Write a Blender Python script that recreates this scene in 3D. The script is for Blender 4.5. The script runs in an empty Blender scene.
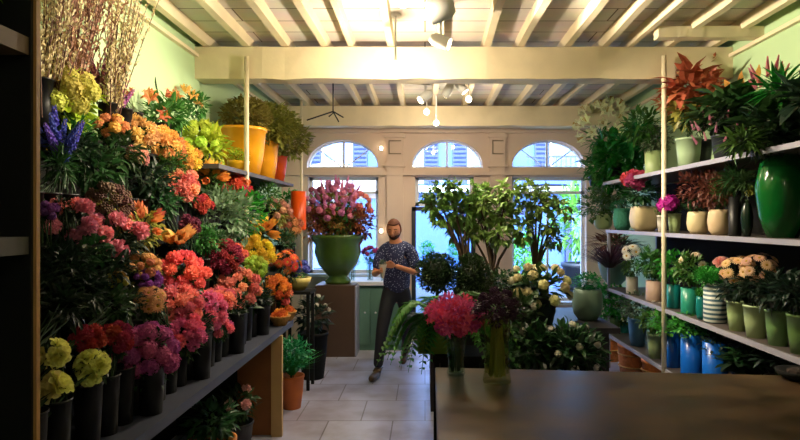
import bpy, math, random
from mathutils import Vector, Matrix, Quaternion
PI = math.pi
rnd = random.Random(7)
sc = bpy.context.scene
COL = sc.collection
F = 577.8
def V(*a): return Vector(a)
def at(px, py, Y): return V((px-425)/F*Y, Y, 1.72-(py-220)/F*Y)
def lin(c):
    return tuple(((v/255)/12.92 if v/255 <= .04045 else ((v/255+.055)/1.055)**2.4) for v in c)

# ------------------------------------------------------------------ materials
MATS = {}
def mat(name, c, rough=.6, var=.15, scale=8., metal=0., trans=0., emit=None, estr=0., randv=0., bump=0., spec=.5):
    if name in MATS: return MATS[name]
    m = bpy.data.materials.new(name); m.use_nodes = True
    nt = m.node_tree; N = nt.nodes; L = nt.links
    b = N['Principled BSDF']; out = N['Material Output']
    b.inputs['Roughness'].default_value = rough; b.inputs['Metallic'].default_value = metal
    b.inputs['Specular IOR Level'].default_value = spec
    c = lin(c)
    tc = N.new('ShaderNodeTexCoord'); no = N.new('ShaderNodeTexNoise'); no.inputs['Scale'].default_value = scale
    no.inputs['Detail'].default_value = 4
    L.new(tc.outputs['Object'], no.inputs['Vector'])
    mx = N.new('ShaderNodeMix'); mx.data_type = 'RGBA'
    mx.inputs[6].default_value = (*[v*(1-var) for v in c], 1); mx.inputs[7].default_value = (*[min(1, v*(1+var)) for v in c], 1)
    L.new(no.outputs['Fac'], mx.inputs[0]); col = mx.outputs[2]
    if randv:
        oi = N.new('ShaderNodeObjectInfo'); hs = N.new('ShaderNodeHueSaturation')
        mr = N.new('ShaderNodeMapRange'); mr.inputs[3].default_value = .5-.12*randv; mr.inputs[4].default_value = .5+.12*randv
        mr2 = N.new('ShaderNodeMapRange'); mr2.inputs[3].default_value = 1-.7*randv; mr2.inputs[4].default_value = 1+.7*randv
        L.new(oi.outputs['Random'], mr.inputs[0]); L.new(oi.outputs['Random'], mr2.inputs[0])
        L.new(mr.outputs[0], hs.inputs['Hue']); L.new(mr2.outputs[0], hs.inputs['Value'])
        L.new(col, hs.inputs['Color']); col = hs.outputs[0]
    L.new(col, b.inputs['Base Color'])
    if bump:
        bp = N.new('ShaderNodeBump'); bp.inputs['Strength'].default_value = bump; bp.inputs['Distance'].default_value = .02
        L.new(no.outputs['Fac'], bp.inputs['Height']); L.new(bp.outputs[0], b.inputs['Normal'])
    if trans:
        t = N.new('ShaderNodeBsdfTranslucent'); L.new(col, t.inputs['Color'])
        ms = N.new('ShaderNodeMixShader'); ms.inputs[0].default_value = trans
        L.new(b.outputs[0], ms.inputs[1]); L.new(t.outputs[0], ms.inputs[2]); L.new(ms.outputs[0], out.inputs[0])
    if emit:
        b.inputs['Emission Color'].default_value = (*lin(emit), 1); b.inputs['Emission Strength'].default_value = estr
    MATS[name] = m
    return m
def leafm(name, c, rv=.25): return mat('leaf_'+name, c, .45, .35, 12, trans=.28, randv=rv)
def petal(name, c, rv=.22):
    c = tuple(v*.82+255*.15 for v in c)
    return mat('petal_'+name, c, .7, .22, 18, trans=.3, randv=rv, spec=.2)
def glassm(name, tint=(235, 245, 250), gl=.08):
    if name in MATS: return MATS[name]
    m = bpy.data.materials.new(name); m.use_nodes = True
    nt = m.node_tree; N = nt.nodes; L = nt.links
    N.remove(N['Principled BSDF'])
    t = N.new('ShaderNodeBsdfTransparent'); t.inputs[0].default_value = (*lin(tint), 1)
    g = N.new('ShaderNodeBsdfGlossy'); g.inputs['Roughness'].default_value = .04
    fr = N.new('ShaderNodeLayerWeight'); fr.inputs[0].default_value = .35
    pw = N.new('ShaderNodeMath'); pw.operation = 'POWER'; pw.inputs[1].default_value = 3; L.new(fr.outputs['Facing'], pw.inputs[0])
    ma = N.new('ShaderNodeMath'); ma.operation = 'MULTIPLY_ADD'; ma.inputs[1].default_value = .6; ma.inputs[2].default_value = gl*.6
    L.new(pw.outputs[0], ma.inputs[0])
    ms = N.new('ShaderNodeMixShader'); L.new(ma.outputs[0], ms.inputs[0])
    L.new(t.outputs[0], ms.inputs[1]); L.new(g.outputs[0], ms.inputs[2]); L.new(ms.outputs[0], N['Material Output'].inputs[0])
    MATS[name] = m
    return m

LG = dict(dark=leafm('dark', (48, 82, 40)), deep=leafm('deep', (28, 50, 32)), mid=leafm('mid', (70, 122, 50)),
          bright=leafm('bright', (70, 150, 50)), lime=leafm('lime', (170, 195, 50)), olive=leafm('olive', (150, 146, 66)),
          grey=leafm('grey', (110, 135, 100)), fig=leafm('fig', (122, 158, 74)), brown=leafm('brown', (120, 78, 52)), rust=leafm('rust', (192, 126, 72)),
          emer=leafm('emer', (30, 125, 60)), red=leafm('red', (150, 50, 40)), straw=leafm('straw', (175, 150, 95)),
          purple=leafm('purple', (70, 40, 60)))
STEM = mat('stem', (38, 62, 30), .7)
SOIL = mat('soil', (40, 28, 20), .95, .4, 40)

# ------------------------------------------------------------------ mesh builder
class MB:
    def __init__(s): s.v = []; s.f = []; s.m = []
    def add(s, vs, fs, mi=0):
        o = len(s.v); s.v += [tuple(p) for p in vs]; s.f += [tuple(i+o for i in f) for f in fs]; s.m += [mi]*len(fs)
    def box(s, c, d, mi=0, rz=0, rx=0, ry=0):
        M = Matrix.Translation(c) @ Matrix.Rotation(rz, 4, 'Z') @ Matrix.Rotation(ry, 4, 'Y') @ Matrix.Rotation(rx, 4, 'X')
        vs = [M @ V(x*d[0]/2, y*d[1]/2, z*d[2]/2) for x in (-1, 1) for y in (-1, 1) for z in (-1, 1)]
        s.add(vs, [(0, 1, 3, 2), (4, 6, 7, 5), (0, 4, 5, 1), (2, 3, 7, 6), (0, 2, 6, 4), (1, 5, 7, 3)], mi)
    def tube(s, pts, r0, r1=None, seg=6, mi=0, caps=True):
        r1 = r0 if r1 is None else r1
        pts = [Vector(p) for p in pts]; n = len(pts); rings = []
        for i, p in enumerate(pts):
            d = (pts[min(i+1, n-1)]-pts[max(i-1, 0)]).normalized()
            a = d.orthogonal().normalized() if i == 0 else (a-d*a.dot(d)).normalized()
            b = d.cross(a); r = r0+(r1-r0)*i/(n-1)
            rings.append([p+(a*math.cos(2*PI*k/seg)+b*math.sin(2*PI*k/seg))*r for k in range(seg)])
        vs = [q for R in rings for q in R]
        fs = [(i*seg+k, i*seg+(k+1) % seg, (i+1)*seg+(k+1) % seg, (i+1)*seg+k) for i in range(n-1) for k in range(seg)]
        if caps: fs += [tuple(range(seg))[::-1], tuple((n-1)*seg+k for k in range(seg))]
        s.add(vs, fs, mi)
    def lathe(s, prof, seg=24, c=(0, 0, 0), mi=0, sq=0, wob=0):
        vs = []
        for r, z in prof:
            for k in range(seg):
                a = 2*PI*k/seg; rr = r
                if sq: rr = r*(1/(abs(math.cos(a))**(2+sq)+abs(math.sin(a))**(2+sq))**(1/(2+sq)))
                if wob: rr *= 1+wob*math.sin(a*8+z*40)
                vs.append((c[0]+rr*math.cos(a), c[1]+rr*math.sin(a), c[2]+z))
        fs = [(i*seg+k, i*seg+(k+1) % seg, (i+1)*seg+(k+1) % seg, (i+1)*seg+k) for i in range(len(prof)-1) for k in range(seg)]
        if prof[0][0] > 1e-4: fs.append(tuple(range(seg))[::-1])
        if prof[-1][0] > 1e-4: fs.append(tuple((len(prof)-1)*seg+k for k in range(seg)))
        s.add(vs, fs, mi)
    def ball(s, c, r, seg=8, rg=6, mi=0, sx=1, sy=1, sz=1):
        prof = [(max(1e-5, math.sin(PI*i/rg)), -math.cos(PI*i/rg)) for i in range(rg+1)]
        vs = [(c[0]+p*r*sx*math.cos(2*PI*k/seg), c[1]+p*r*sy*math.sin(2*PI*k/seg), c[2]+z*r*sz) for p, z in prof for k in range(seg)]
        s.add(vs, [(i*seg+k, i*seg+(k+1) % seg, (i+1)*seg+(k+1) % seg, (i+1)*seg+k) for i in range(rg) for k in range(seg)], mi)
    def leaf(s, o, d, n, L, W, bend=.3, mi=0, cup=.15, ts=(0, .3, .65, 1), ws=(.12, 1, .8, .02)):
        o = Vector(o); d = Vector(d).normalized(); n = Vector(n); n = (n-d*n.dot(d))
        n = n.normalized() if n.length > 1e-4 else d.orthogonal().normalized()
        sd = d.cross(n); vs = []; k = len(ts)
        for t, w in zip(ts, ws):
            c = o+d*(L*t)-n*(bend*L*t*t); h = W/2*w
            vs += [c-sd*h+n*(cup*h*2), c, c+sd*h+n*(cup*h*2)]
        fs = []
        for i in range(k-1):
            fs += [(3*i, 3*i+1, 3*i+4, 3*i+3), (3*i+1, 3*i+2, 3*i+5, 3*i+4)]
        s.add(vs, fs, mi)
    def mesh(s, name, smooth=False):
        me = bpy.data.meshes.new(name); me.from_pydata(s.v, [], s.f)
        me.polygons.foreach_set('material_index', s.m)
        if smooth: me.polygons.foreach_set('use_smooth', [True]*len(s.f))
        me.update(); return me
def put(name, me, mats, parent=None, loc=(0, 0, 0), rot=None, scale=None):
    """link one mesh object; materials sit on the object so meshes can be shared"""
    o = bpy.data.objects.new(name, me); COL.objects.link(o)
    if not isinstance(mats, (list, tuple)): mats = [mats]
    if len(me.materials) < len(mats):
        for m in mats[len(me.materials):]: me.materials.append(m)
    for i, m in enumerate(mats):
        o.material_slots[i].link = 'OBJECT'; o.material_slots[i].material = m
    if parent: o.parent = parent
    o.location = loc
    if rot is not None:
        o.rotation_mode = 'QUATERNION'; o.rotation_quaternion = rot
    if scale is not None: o.scale = scale if hasattr(scale, '__len__') else (scale,)*3
    return o
def obj(name, mb, mats, parent=None, loc=(0, 0, 0), smooth=False, rz=0):
    return put(name, mb.mesh(name, smooth), mats, parent, loc, Quaternion((0, 0, 1), rz) if rz else None)
def tag(o, label, cat, group=None, kind=None):
    o['label'] = label; o['category'] = cat
    if group: o['group'] = group
    if kind: o['kind'] = kind
    return o
def thing(name, label, cat, loc=(0, 0, 0), group=None, rz=0):
    o = bpy.data.objects.new(name, None); COL.objects.link(o); o.location = loc; o.rotation_euler.z = rz
    o.empty_display_size = .05
    return tag(o, label, cat, group)
def struct(name, mb, m, label=None, smooth=False):
    o = obj(name, mb, m, smooth=smooth); o['kind'] = 'structure'
    if label: o['label'] = label
    return o
def bevel(o, w=.005, seg=2):
    b = o.modifiers.new('b', 'BEVEL'); b.width = w; b.segments = seg; b.limit_method = 'ANGLE'; return o
def rdir(r=rnd):
    z = r.uniform(-1, 1); a = r.uniform(0, 2*PI); q = math.sqrt(1-z*z); return V(q*math.cos(a), q*math.sin(a), z)
UP = V(0, 0, 1)
def qto(d): return UP.rotation_difference(Vector(d).normalized())

# ------------------------------------------------------------------ foliage library (unit radius)
def fol(kind, seed):
    r = random.Random(seed); m = MB()
    if kind == 'broad': n, L, W, b = 190, .5, .22, .35
    elif kind == 'small': n, L, W, b = 480, .26, .13, .25
    elif kind == 'tiny': n, L, W, b = 700, .13, .08, .1
    elif kind == 'box': n, L, W, b = 1500, .17, .1, .2
    elif kind == 'long': n, L, W, b = 120, .8, .12, .45
    elif kind == 'big': n, L, W, b = 46, .8, .42, .4
    elif kind == 'grass': n, L, W, b = 170, 1.3, .05, .55
    if kind in ('broad', 'small', 'tiny', 'big', 'long', 'box'):
        for i in range(n):
            d = rdir(r); q = r.uniform(.35, .95) if kind not in ('tiny', 'box') else r.uniform(.75, 1)
            if kind == 'big': q = r.uniform(.15, .6)
            if kind == 'long': q = r.uniform(.1, .5)
            p = d*q; dd = (d+rdir(r)*.7+V(0, 0, .25)).normalized()
            m.leaf(p, dd, (UP+rdir(r)*.5), L*r.uniform(.7, 1.2), W*r.uniform(.7, 1.2), b*r.uniform(.3, 1.5))
    else:
        for i in range(n):
            a = r.uniform(0, 2*PI); t = r.uniform(.05, .85); d = V(math.cos(a)*t, math.sin(a)*t, 1)
            m.leaf(V(math.cos(a)*.15*t, math.sin(a)*.15*t, -.9), d, V(-math.cos(a), -math.sin(a), .2)*-1 if 0 else (UP-V(math.cos(a), math.sin(a), 0)*.0), L*r.uniform(.7, 1.25), W, b*r.uniform(.4, 1.2), ws=(1, .9, .6, .02))
    mxr = sorted(math.sqrt(a*a+b*b+c*c) for a, b, c in m.v)[int(len(m.v)*.995)]
    if kind != 'grass': m.v = [(a*1.12/mxr, b*1.12/mxr, c*1.12/mxr) for a, b, c in m.v]
    return m.mesh('foliage_'+kind)
FOL = {}
def getfol(kind):
    if kind not in FOL: FOL[kind] = [fol(kind, 11+i+len(kind)*7) for i in range(3)]
    return rnd.choice(FOL[kind])

# ------------------------------------------------------------------ flower heads (unit radius, facing +Z)
def head_rose(seed=1):
    r = random.Random(seed); m = MB()
    for i in range(34):
        t = i/34; a = i*2.39996; o = V(math.cos(a), math.sin(a), 0)
        m.leaf(o*(.05+.42*t)+V(0, 0, -.25-.1*t), UP*(1.15-t*.95)+o*(.12+.75*t), -o*(1-t*.2)+UP*.6*t, .62+.1*t, .42+.38*t, -.16+.36*t, ts=(0, .4, .8, 1), ws=(.6, 1, .9, .45), cup=.28)
    m.ball((0, 0, -.3), .34, 8, 6)
    return m.mesh('rose_head')
def head_ruffle(n=60, seed=2, L=.5, W=.42, sq=.8, q=.6):
    r = random.Random(seed); m = MB()
    for i in range(n):
        z = 1-1.55*(i+.5)/n; a = i*2.39996; s = math.sqrt(max(0, 1-z*z)); d = V(s*math.cos(a), s*math.sin(a), z*sq)
        m.leaf(d*q, d+rdir(r)*.35, rdir(r), L*r.uniform(.8, 1.1), W, r.uniform(-.4, .6), ts=(0, .5, 1), ws=(.4, 1, .75), cup=.25)
    m.ball((0, 0, -.05), .68, 8, 6, sz=sq)
    return m.mesh('ruffled_head')
def head_hydr(n=46, seed=3, q=.86, s=.2, sq=.85, np_=4):
    r = random.Random(seed); m = MB()
    for i in range(n):
        z = 1-1.5*(i+.5)/n; a = i*2.39996; ss = math.sqrt(max(0, 1-z*z)); d = V(ss*math.cos(a), ss*math.sin(a), z*sq)
        nn = (d+rdir(r)*.3).normalized(); t = nn.orthogonal().normalized(); t = Quaternion(nn, r.uniform(0, 6)) @ t
        p = d*q*r.uniform(.88, 1.08)
        for k in range(np_):
            dd = Quaternion(nn, 2*PI*k/np_) @ t
            m.leaf(p, dd, nn, s*r.uniform(.85, 1.15), s*.85, -.15, ts=(0, .55, 1), ws=(.3, 1, .5), cup=.08)
    m.ball((0, 0, -.05), .7, 8, 6, sz=sq)
    return m.mesh('floret_head')
def head_daisy(seed=4, n=16):
    m = MB()
    for k in range(n):
        a = 2*PI*k/n; m.leaf((.2*math.cos(a), .2*math.sin(a), 0), (math.cos(a), math.sin(a), .25), UP, .85, .3, .25, ts=(0, .5, 1), ws=(.5, 1, .5))
        m.leaf((.1*math.cos(a+.2), .1*math.sin(a+.2), .05), (math.cos(a+.2), math.sin(a+.2), .6), UP, .6, .25, .25, ts=(0, .5, 1), ws=(.5, 1, .5))
    m.ball((0, 0, .08), .26, 8, 5, mi=1, sz=.6)
    return m.mesh('daisy_head')
def head_lily(seed=5):
    m = MB()
    for k in range(6):
        a = 2*PI*k/6; m.leaf((.03*math.cos(a), .03*math.sin(a), -.5), (math.cos(a)*.75, math.sin(a)*.75, 1), (-math.cos(a), -math.sin(a), .6), 1.3, .5 if k % 2 else .42, -.0+.0, ts=(0, .35, .7, 1), ws=(.3, .9, .9, .05), cup=-.1)
        m.leaf((.5*math.cos(a), .5*math.sin(a), .35), (math.cos(a), math.sin(a), -.1), UP, .55, .34, .6, ts=(0, .5, 1), ws=(.9, .8, .05))
    for k in range(5):
        a = 2*PI*k/5; m.tube([(0, 0, -.4), (.15*math.cos(a), .15*math.sin(a), .5)], .02, .02, 4, mi=1); m.ball((.15*math.cos(a), .15*math.sin(a), .5), .06, 5, 4, mi=1)
    return m.mesh('lily_head')
def head_spike(seed=6, n=54):
    """flower spike 2 units long, from z=-1 to 1"""
    r = random.Random(seed); m = MB()
    m.tube([(0, 0, -1), (0, 0, 1)], .035, .02, 5, mi=1)
    for i in range(n):
        t = i/n; a = i*2.4; w = .3*(1-.65*t); p = V(math.cos(a)*w*.5, math.sin(a)*w*.5, -.75+1.75*t)
        nn = V(math.cos(a), math.sin(a), .5)
        for k in range(4):
            dd = Quaternion(nn.normalized(), k*PI/2+i) @ nn.orthogonal().normalized()
            m.leaf(p, dd+nn*.5, nn, w*.75, w*.6, .1, ts=(0, .55, 1), ws=(.3, 1, .5))
    return m.mesh('flower_spike')
def head_berry(seed=8, n=40):
    r = random.Random(seed); m = MB()
    for i in range(n):
        z = 1-1.5*(i+.5)/n; a = i*2.39996; s = math.sqrt(max(0, 1-z*z)); d = V(s*math.cos(a), s*math.sin(a), z*.8)*r.uniform(.7, 1)
        m.ball(d, .17, 6, 4)
    m.ball((0, 0, 0), .55, 6, 5)
    return m.mesh('berry_head', True)
def head_tulip():
    m = MB()
    for k in range(6):
        a = 2*PI*k/6; m.leaf((.15*math.cos(a), .15*math.sin(a), -.8), (math.cos(a)*.55, math.sin(a)*.55, 1), (math.cos(a), math.sin(a), 0), 1.8, .9, .28, cup=-.12)
    return m.mesh('tulip_head')
def head_spathe():
    m = MB()
    m.leaf((0, 0, -1), (.1, 0, 1), (1, 0, .2), 2.2, 1.1, .1, cup=.35, ts=(0, .2, .45, .75, 1), ws=(.3, 1, 1, .6, .02))
    m.tube([(.12, 0, -.8), (.2, 0, .5)], .08, .05, 6, mi=1)
    return m.mesh('spathe_head')
HEADS = dict(rose=[head_rose()], ruffle=[head_ruffle()], peony=[head_ruffle(44, 5, .5, .6, .9, .55)], hydr=[head_hydr(90, 3, .88, .21)], mum=[head_ruffle(80, 9, .42, .2, .75, .6)],
             daisy=[head_daisy()], lily=[head_lily()], spike=[head_spike()], berry=[head_berry()], tulip=[head_tulip()], spathe=[head_spathe()],
             cluster=[head_hydr(34, 12, .8, .27, .8, 5)])
CENT = mat('flower_centre', (190, 150, 40), .8)
def bucket_mesh(r, h, taper=.8, wall=.004):
    m = MB(); m.lathe([(r*taper, 0), (r*.9, h*.5), (r, h*.97), (r*1.06, h*.97), (r*1.06, h), (r*.97, h), (r*.9, h*.7), (.0001, h*.7)], 16); return m
BUCKM = bucket_mesh(.052, .24).mesh('bucket', True)
BLACK = mat('black_plastic', (13, 13, 15), .45, .1)

class Slots:
    def __init__(s): s.u = {}
    def get(s, key, y, w, dry=False):
        L = s.u.setdefault(key, []); best = None
        for k in range(0, 400):
            for sg in (1, -1):
                c = y+sg*k*.01
                if all(abs(c-q) >= (w+ww)/2 for q, ww in L):
                    if not dry: L.append((c, w))
                    return c
        L.append((y, w)); return y
SL = Slots()
def stems_mb(base, P, R, n, rb=.04, seed=0):
    r = random.Random(seed); m = MB()
    for i in range(n):
        a = V(r.uniform(-rb, rb), r.uniform(-rb, rb), 0)+base; b = P+rdir(r)*R*.5
        mid = (a+b)/2+V(0, 0, .15*(b-a).length)*.3 + V((a.x-b.x)*.25, 0, 0)
        m.tube([a, mid, b], .003, .0025, 4)
    return m
def bloom(parent, kind, P, R, axis, n, hr, m, flat=.75, seed=0, pname='flower_head', spread=1.25, cent=None):
    """n flower heads over a dome of radius R around P looking along axis"""
    r = random.Random(seed); q = qto(axis)
    for i in range(n):
        z = 1-spread*(i+.5)/max(n, 1); a = i*2.39996+seed; s = math.sqrt(max(0, 1-z*z))
        d = q @ V(s*math.cos(a), s*math.sin(a), z*flat)
        if n == 1: d = Vector(axis)*.1
        p = P+d*R*r.uniform(.82, 1.1)
        dd = (d.normalized()+Vector(axis)*.5+rdir(r)*.25) if kind not in ('spike', 'spathe') else (UP*1.2+d*.8+rdir(r)*.15)
        k = hr*r.uniform(.85, 1.15)
        put(pname, r.choice(HEADS[kind]), [m, cent or CENT] if kind in ('daisy', 'lily', 'spike', 'spathe') else [m], parent, p, qto(dd) @ Quaternion(UP, r.uniform(0, 6)), k if kind != 'spike' else (k, k, k*1.15))

XL, XR, YB, YF = -2.06, 2.76, 8.3, -1.2
# tiers of the left display: shelf top height, x of buckets
TIERS = [(.85, -1.30), (1.22, -1.50), (1.60, -1.66), (2.15, -1.82)]
def bank(px, py, off=0.):
    rx = (px-425)/F; rz = -(py-220)/F
    Y = (1.15+off+.45*(1.72-.95))/(-rx-.45*rz*1.0)
    return V(rx*Y, Y, 1.72+rz*Y)
GRP = {k: k.replace('_bunch', '')+' bunches on the left display' for k in 'hydrangea_bunch stock_bunch lily_bunch rose_bunch viburnum_bunch tulip_bunch carnation_bunch peony_bunch alstroemeria_bunch statice_bunch gerbera_bunch foliage_bunch'.split()}
nb = 0
def lb(px, py, Rpx, kind, cname, c, n, hpx, name, label, leaf='dark', fk='broad', fs=1.0, Yc=None, group=None, cat='flowers', off=0., flat=.75, cent=None):
    """one bucketed bunch on the left display"""
    global nb; nb += 1
    P = bank(px, py, off) if Yc is None else at(px, py, Yc)
    if n: P = P-V(.5, -.5, .75).normalized()*(Rpx*P.y/F*.4)
    R = Rpx*P.y/F*.88; hr = hpx*P.y/F*.92
    best = None
    for z, x in TIERS:
        if z+.24 <= P.z or z == TIERS[0][0]:
            y0 = max(1.66, min(P.y, 6.7 if z > 1 else 4.85)); y = SL.get(z, y0, .122, dry=True)
            cost = abs(y-P.y)*1.5+abs(P.z-z-.3)+abs(P.x-x)*.5+(5 if (z < 1 and y > 4.95) or y < 1.62 or (z > 2 and y > 4.9) else 0)
            if best is None or cost < best[0]: best = (cost, z, x, y0)
    tz, tx = best[1:3]; by = SL.get(tz, best[3], .122)
    root = thing(name, label, cat, (tx, by, tz), group or GRP.get(name))
    put('bucket', BUCKM, BLACK, root)
    L = P-V(tx, by, tz)
    obj('stems', stems_mb(V(0, 0, .16), L-V(0, 0, R*.3), R, 5, .03, nb), STEM, root)
    ax = V(.5, -.5, .75).normalized() if kind != 'rose' else V(.55, -.7, .5).normalized()
    fr_ = R*(1.5 if n else 1.25)*fs; fl = L-ax*R*(.6 if n else .1); gap = fl.x+tx-XL-.01
    if fr_*1.1 > gap: fl.x += min(.12, fr_*1.1-gap); fr_ = max(.06, min(fr_, (fl.x+tx-XL-.01)/1.1))
    if fs: put('foliage', getfol(fk), LG[leaf], root, fl, Quaternion(UP, rnd.uniform(0, 6)), (fr_, fr_, fr_))
    if n and kind in ('ruffle', 'cluster', 'daisy', 'berry'): n = int(n*1.5); hr *= .82
    if n: bloom(root, kind, L, R, ax, n, hr, petal(cname, c) if isinstance(c, tuple) else c, seed=nb, flat=flat, cent=cent)
    return root

# ================================================================== ROOM
MINT = mat('mint_wall', (180, 208, 160), .8, .06, 2)
CREAM = mat('cream_plaster', (218, 194, 176), .8, .07, 3, bump=.1)
OLDW = mat('painted_wood', (228, 212, 178), .6, .12, 5, bump=.25)
def plank_mat():
    m = bpy.data.materials.new('ceiling_boards'); m.use_nodes = True; nt = m.node_tree; N = nt.nodes; L = nt.links
    b = N['Principled BSDF']; b.inputs['Roughness'].default_value = .75
    tc = N.new('ShaderNodeTexCoord'); mp = N.new('ShaderNodeMapping'); L.new(tc.outputs['Object'], mp.inputs[0])
    br = N.new('ShaderNodeTexBrick'); L.new(mp.outputs[0], br.inputs[0])
    br.inputs['Color1'].default_value = (*lin((236, 228, 214)), 1); br.inputs['Color2'].default_value = (*lin((224, 214, 200)), 1)
    br.inputs['Mortar'].default_value = (*lin((110, 95, 75)), 1); br.inputs['Scale'].default_value = 1
    br.inputs['Brick Width'].default_value = 3; br.inputs['Row Height'].default_value = .28; br.inputs['Mortar Size'].default_value = .006
    no = N.new('ShaderNodeTexNoise'); no.inputs['Scale'].default_value = 3; L.new(tc.outputs['Object'], no.inputs[0])
    mx = N.new('ShaderNodeMix'); mx.data_type = 'RGBA'; mx.blend_type = 'MULTIPLY'; mx.inputs[0].default_value = .35
    L.new(br.outputs[0], mx.inputs[6]); L.new(no.outputs['Color'], mx.inputs[7]); L.new(mx.outputs[2], b.inputs['Base Color'])
    return m
def tile_mat():
    m = bpy.data.materials.new('floor_tiles'); m.use_nodes = True; nt = m.node_tree; N = nt.nodes; L = nt.links
    b = N['Principled BSDF']; b.inputs['Roughness'].default_value = .32
    tc = N.new('ShaderNodeTexCoord'); mp = N.new('ShaderNodeMapping'); mp.inputs['Rotation'].default_value[2] = .0; L.new(tc.outputs['Object'], mp.inputs[0])
    br = N.new('ShaderNodeTexBrick'); L.new(mp.outputs[0], br.inputs[0])
    br.inputs['Color1'].default_value = (*lin((184, 186, 206)), 1); br.inputs['Color2'].default_value = (*lin((164, 164, 184)), 1)
    br.inputs['Mortar'].default_value = (*lin((118, 112, 118)), 1); br.inputs['Scale'].default_value = 1
    br.inputs['Brick Width'].default_value = .55; br.inputs['Row Height'].default_value = .55; br.inputs['Mortar Size'].default_value = .006
    no = N.new('ShaderNodeTexNoise'); no.inputs['Scale'].default_value = 2.5; no.inputs['Detail'].default_value = 6; L.new(tc.outputs['Object'], no.inputs[0])
    rp = N.new('ShaderNodeValToRGB'); rp.color_ramp.elements[0].position = .35; rp.color_ramp.elements[0].color = (*lin((176, 150, 130)), 1)
    rp.color_ramp.elements[1].position = .6; rp.color_ramp.elements[1].color = (1, 1, 1, 1); L.new(no.outputs['Fac'], rp.inputs[0])
    mx = N.new('ShaderNodeMix'); mx.data_type = 'RGBA'; mx.blend_type = 'MULTIPLY'; mx.inputs[0].default_value = .6
    L.new(br.outputs[0], mx.inputs[6]); L.new(rp.outputs[0], mx.inputs[7]); L.new(mx.outputs[2], b.inputs['Base Color'])
    return m
XL, XR, YB, YF = -2.06, 2.76, 8.3, -1.2
m = MB(); m.box(((XL+XR)/2, (YF+YB)/2, -.05), (XR-XL+.4, YB-YF+.5, .1)); struct('floor', m, tile_mat())
m = MB(); m.box(((XL+XR)/2, (YF+YB)/2+.1, 3.41), (XR-XL+.4, YB-YF+.7, .1)); struct('ceiling', m, plank_mat())
m = MB(); m.box((XL-.1, (YF+YB)/2, 1.68), (.2, YB-YF+.6, 3.36)); struct('wall_left', m, MINT)
m = MB(); m.box((XR+.1, (YF+YB)/2, 1.68), (.2, YB-YF+.6, 3.36)); struct('wall_right', m, MINT)
m = MB(); m.box(((XL+XR)/2, YF-.1, 1.68), (XR-XL+.4, .2, 3.36)); struct('wall_front', m, MINT)
# joists
jr = random.Random(3)
for i, x in enumerate([-1.95, -1.60, -1.25, -.90, -.66, -.30, .12, .55, .87, 1.27, 1.60, 1.85, 2.2, 2.6]):
    w = .075 if i not in (4, 11) else .06
    m = MB(); n = 14; zs = [3.275+jr.uniform(-.008, .008) for _ in range(n+1)]; xs = [x+jr.uniform(-.012, .012) for _ in range(n+1)]
    vs = []; fs = []
    for k in range(n+1):
        y = YF+(YB-YF)*k/n
        vs += [(xs[k]-w/2, y, 3.365), (xs[k]-w/2+.008, y, zs[k]), (xs[k]+w/2-.008, y, zs[k]), (xs[k]+w/2, y, 3.365)]
    for k in range(n):
        for j in range(3): fs.append((4*k+j, 4*k+j+1, 4*k+5+j, 4*k+4+j))
    fs += [(0, 3, 2, 1), (4*n, 4*n+1, 4*n+2, 4*n+3)]
    m.add(vs, fs); struct('trim_%d' % (i+1), m, OLDW)
# the two cross beams, a little hand-hewn
for k, (y, z0, z1, d, xa, xb) in enumerate([(5.27, 2.985, 3.27, .2, XL, XR), (7.95, 3.0, 3.27, .2, XL, XR), (3.0, 3.17, 3.36, .12, 1.0, XR)]):
    if k == 2: y, z0, z1, d, xa, xb = 4.75, 3.21, 3.3, .1, 1.9, XR
    m = MB(); n = 24; vs = []; fs = []
    for i in range(n+1):
        x = xa+(xb-xa)*i/n; e = [jr.uniform(-.01, .01)*(.15 if k == 2 else .8) for _ in range(4)]
        vs += [(x, y-d/2+e[0], z0+e[1]), (x, y-d/2+e[2], z1), (x, y+d/2, z1), (x, y+d/2, z0+e[3])]
    for i in range(n):
        for j in range(4): fs.append((4*i+j, 4*i+(j+1) % 4, 4*i+4+(j+1) % 4, 4*i+4+j))
    fs += [(0, 1, 2, 3), (4*n+3, 4*n+2, 4*n+1, 4*n)]
    m.add(vs, fs); struct('trim_%d' % (20+k), m, OLDW)
# mouldings along the tops of the side walls
for k, x in enumerate((XL+.02, XR-.02)):
    m = MB(); m.box((x, 3.5, 3.19), (.04, 9.4, .03)); struct('trim_%d' % (30+k), m, OLDW)

# back wall, holes for three arched lights, two windows and the door
def poly_wall(name, outer, holes, y0, y1, material):
    cu = bpy.data.curves.new(name, 'CURVE'); cu.dimensions = '2D'; cu.fill_mode = 'BOTH'; cu.extrude = (y1-y0)/2
    for pts in [outer]+holes:
        sp = cu.splines.new('POLY'); sp.points.add(len(pts)-1)
        for i, (x, z) in enumerate(pts): sp.points[i].co = (x, z, 0, 1)
        sp.use_cyclic_u = True
    t = bpy.data.objects.new(name, cu); COL.objects.link(t)
    me = bpy.data.meshes.new_from_object(t.evaluated_get(bpy.context.evaluated_depsgraph_get()) if 0 else t)
    bpy.data.objects.remove(t)
    me.transform(Matrix.Translation((0, (y0+y1)/2, 0)) @ Matrix.Rotation(PI/2, 4, 'X'))
    me.materials.clear()
    return put(name, me, material)
def arch(x0, x1, z0, zt, n=16):
    cx = (x0+x1)/2; a = (x1-x0)/2
    return [(cx+a*math.cos(PI*i/n), z0+(zt-z0)*math.sin(PI*i/n)**.9 if 0 < i < n else z0) for i in range(n+1)]
def rect(x0, x1, z0, z1): return [(x0, z0), (x1, z0), (x1, z1), (x0, z1)]
BAYS = [(-1.70, -.67), (-.19, .83), (1.25, 2.30)]
AZ0, AZ1 = 2.47, 2.87
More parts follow.
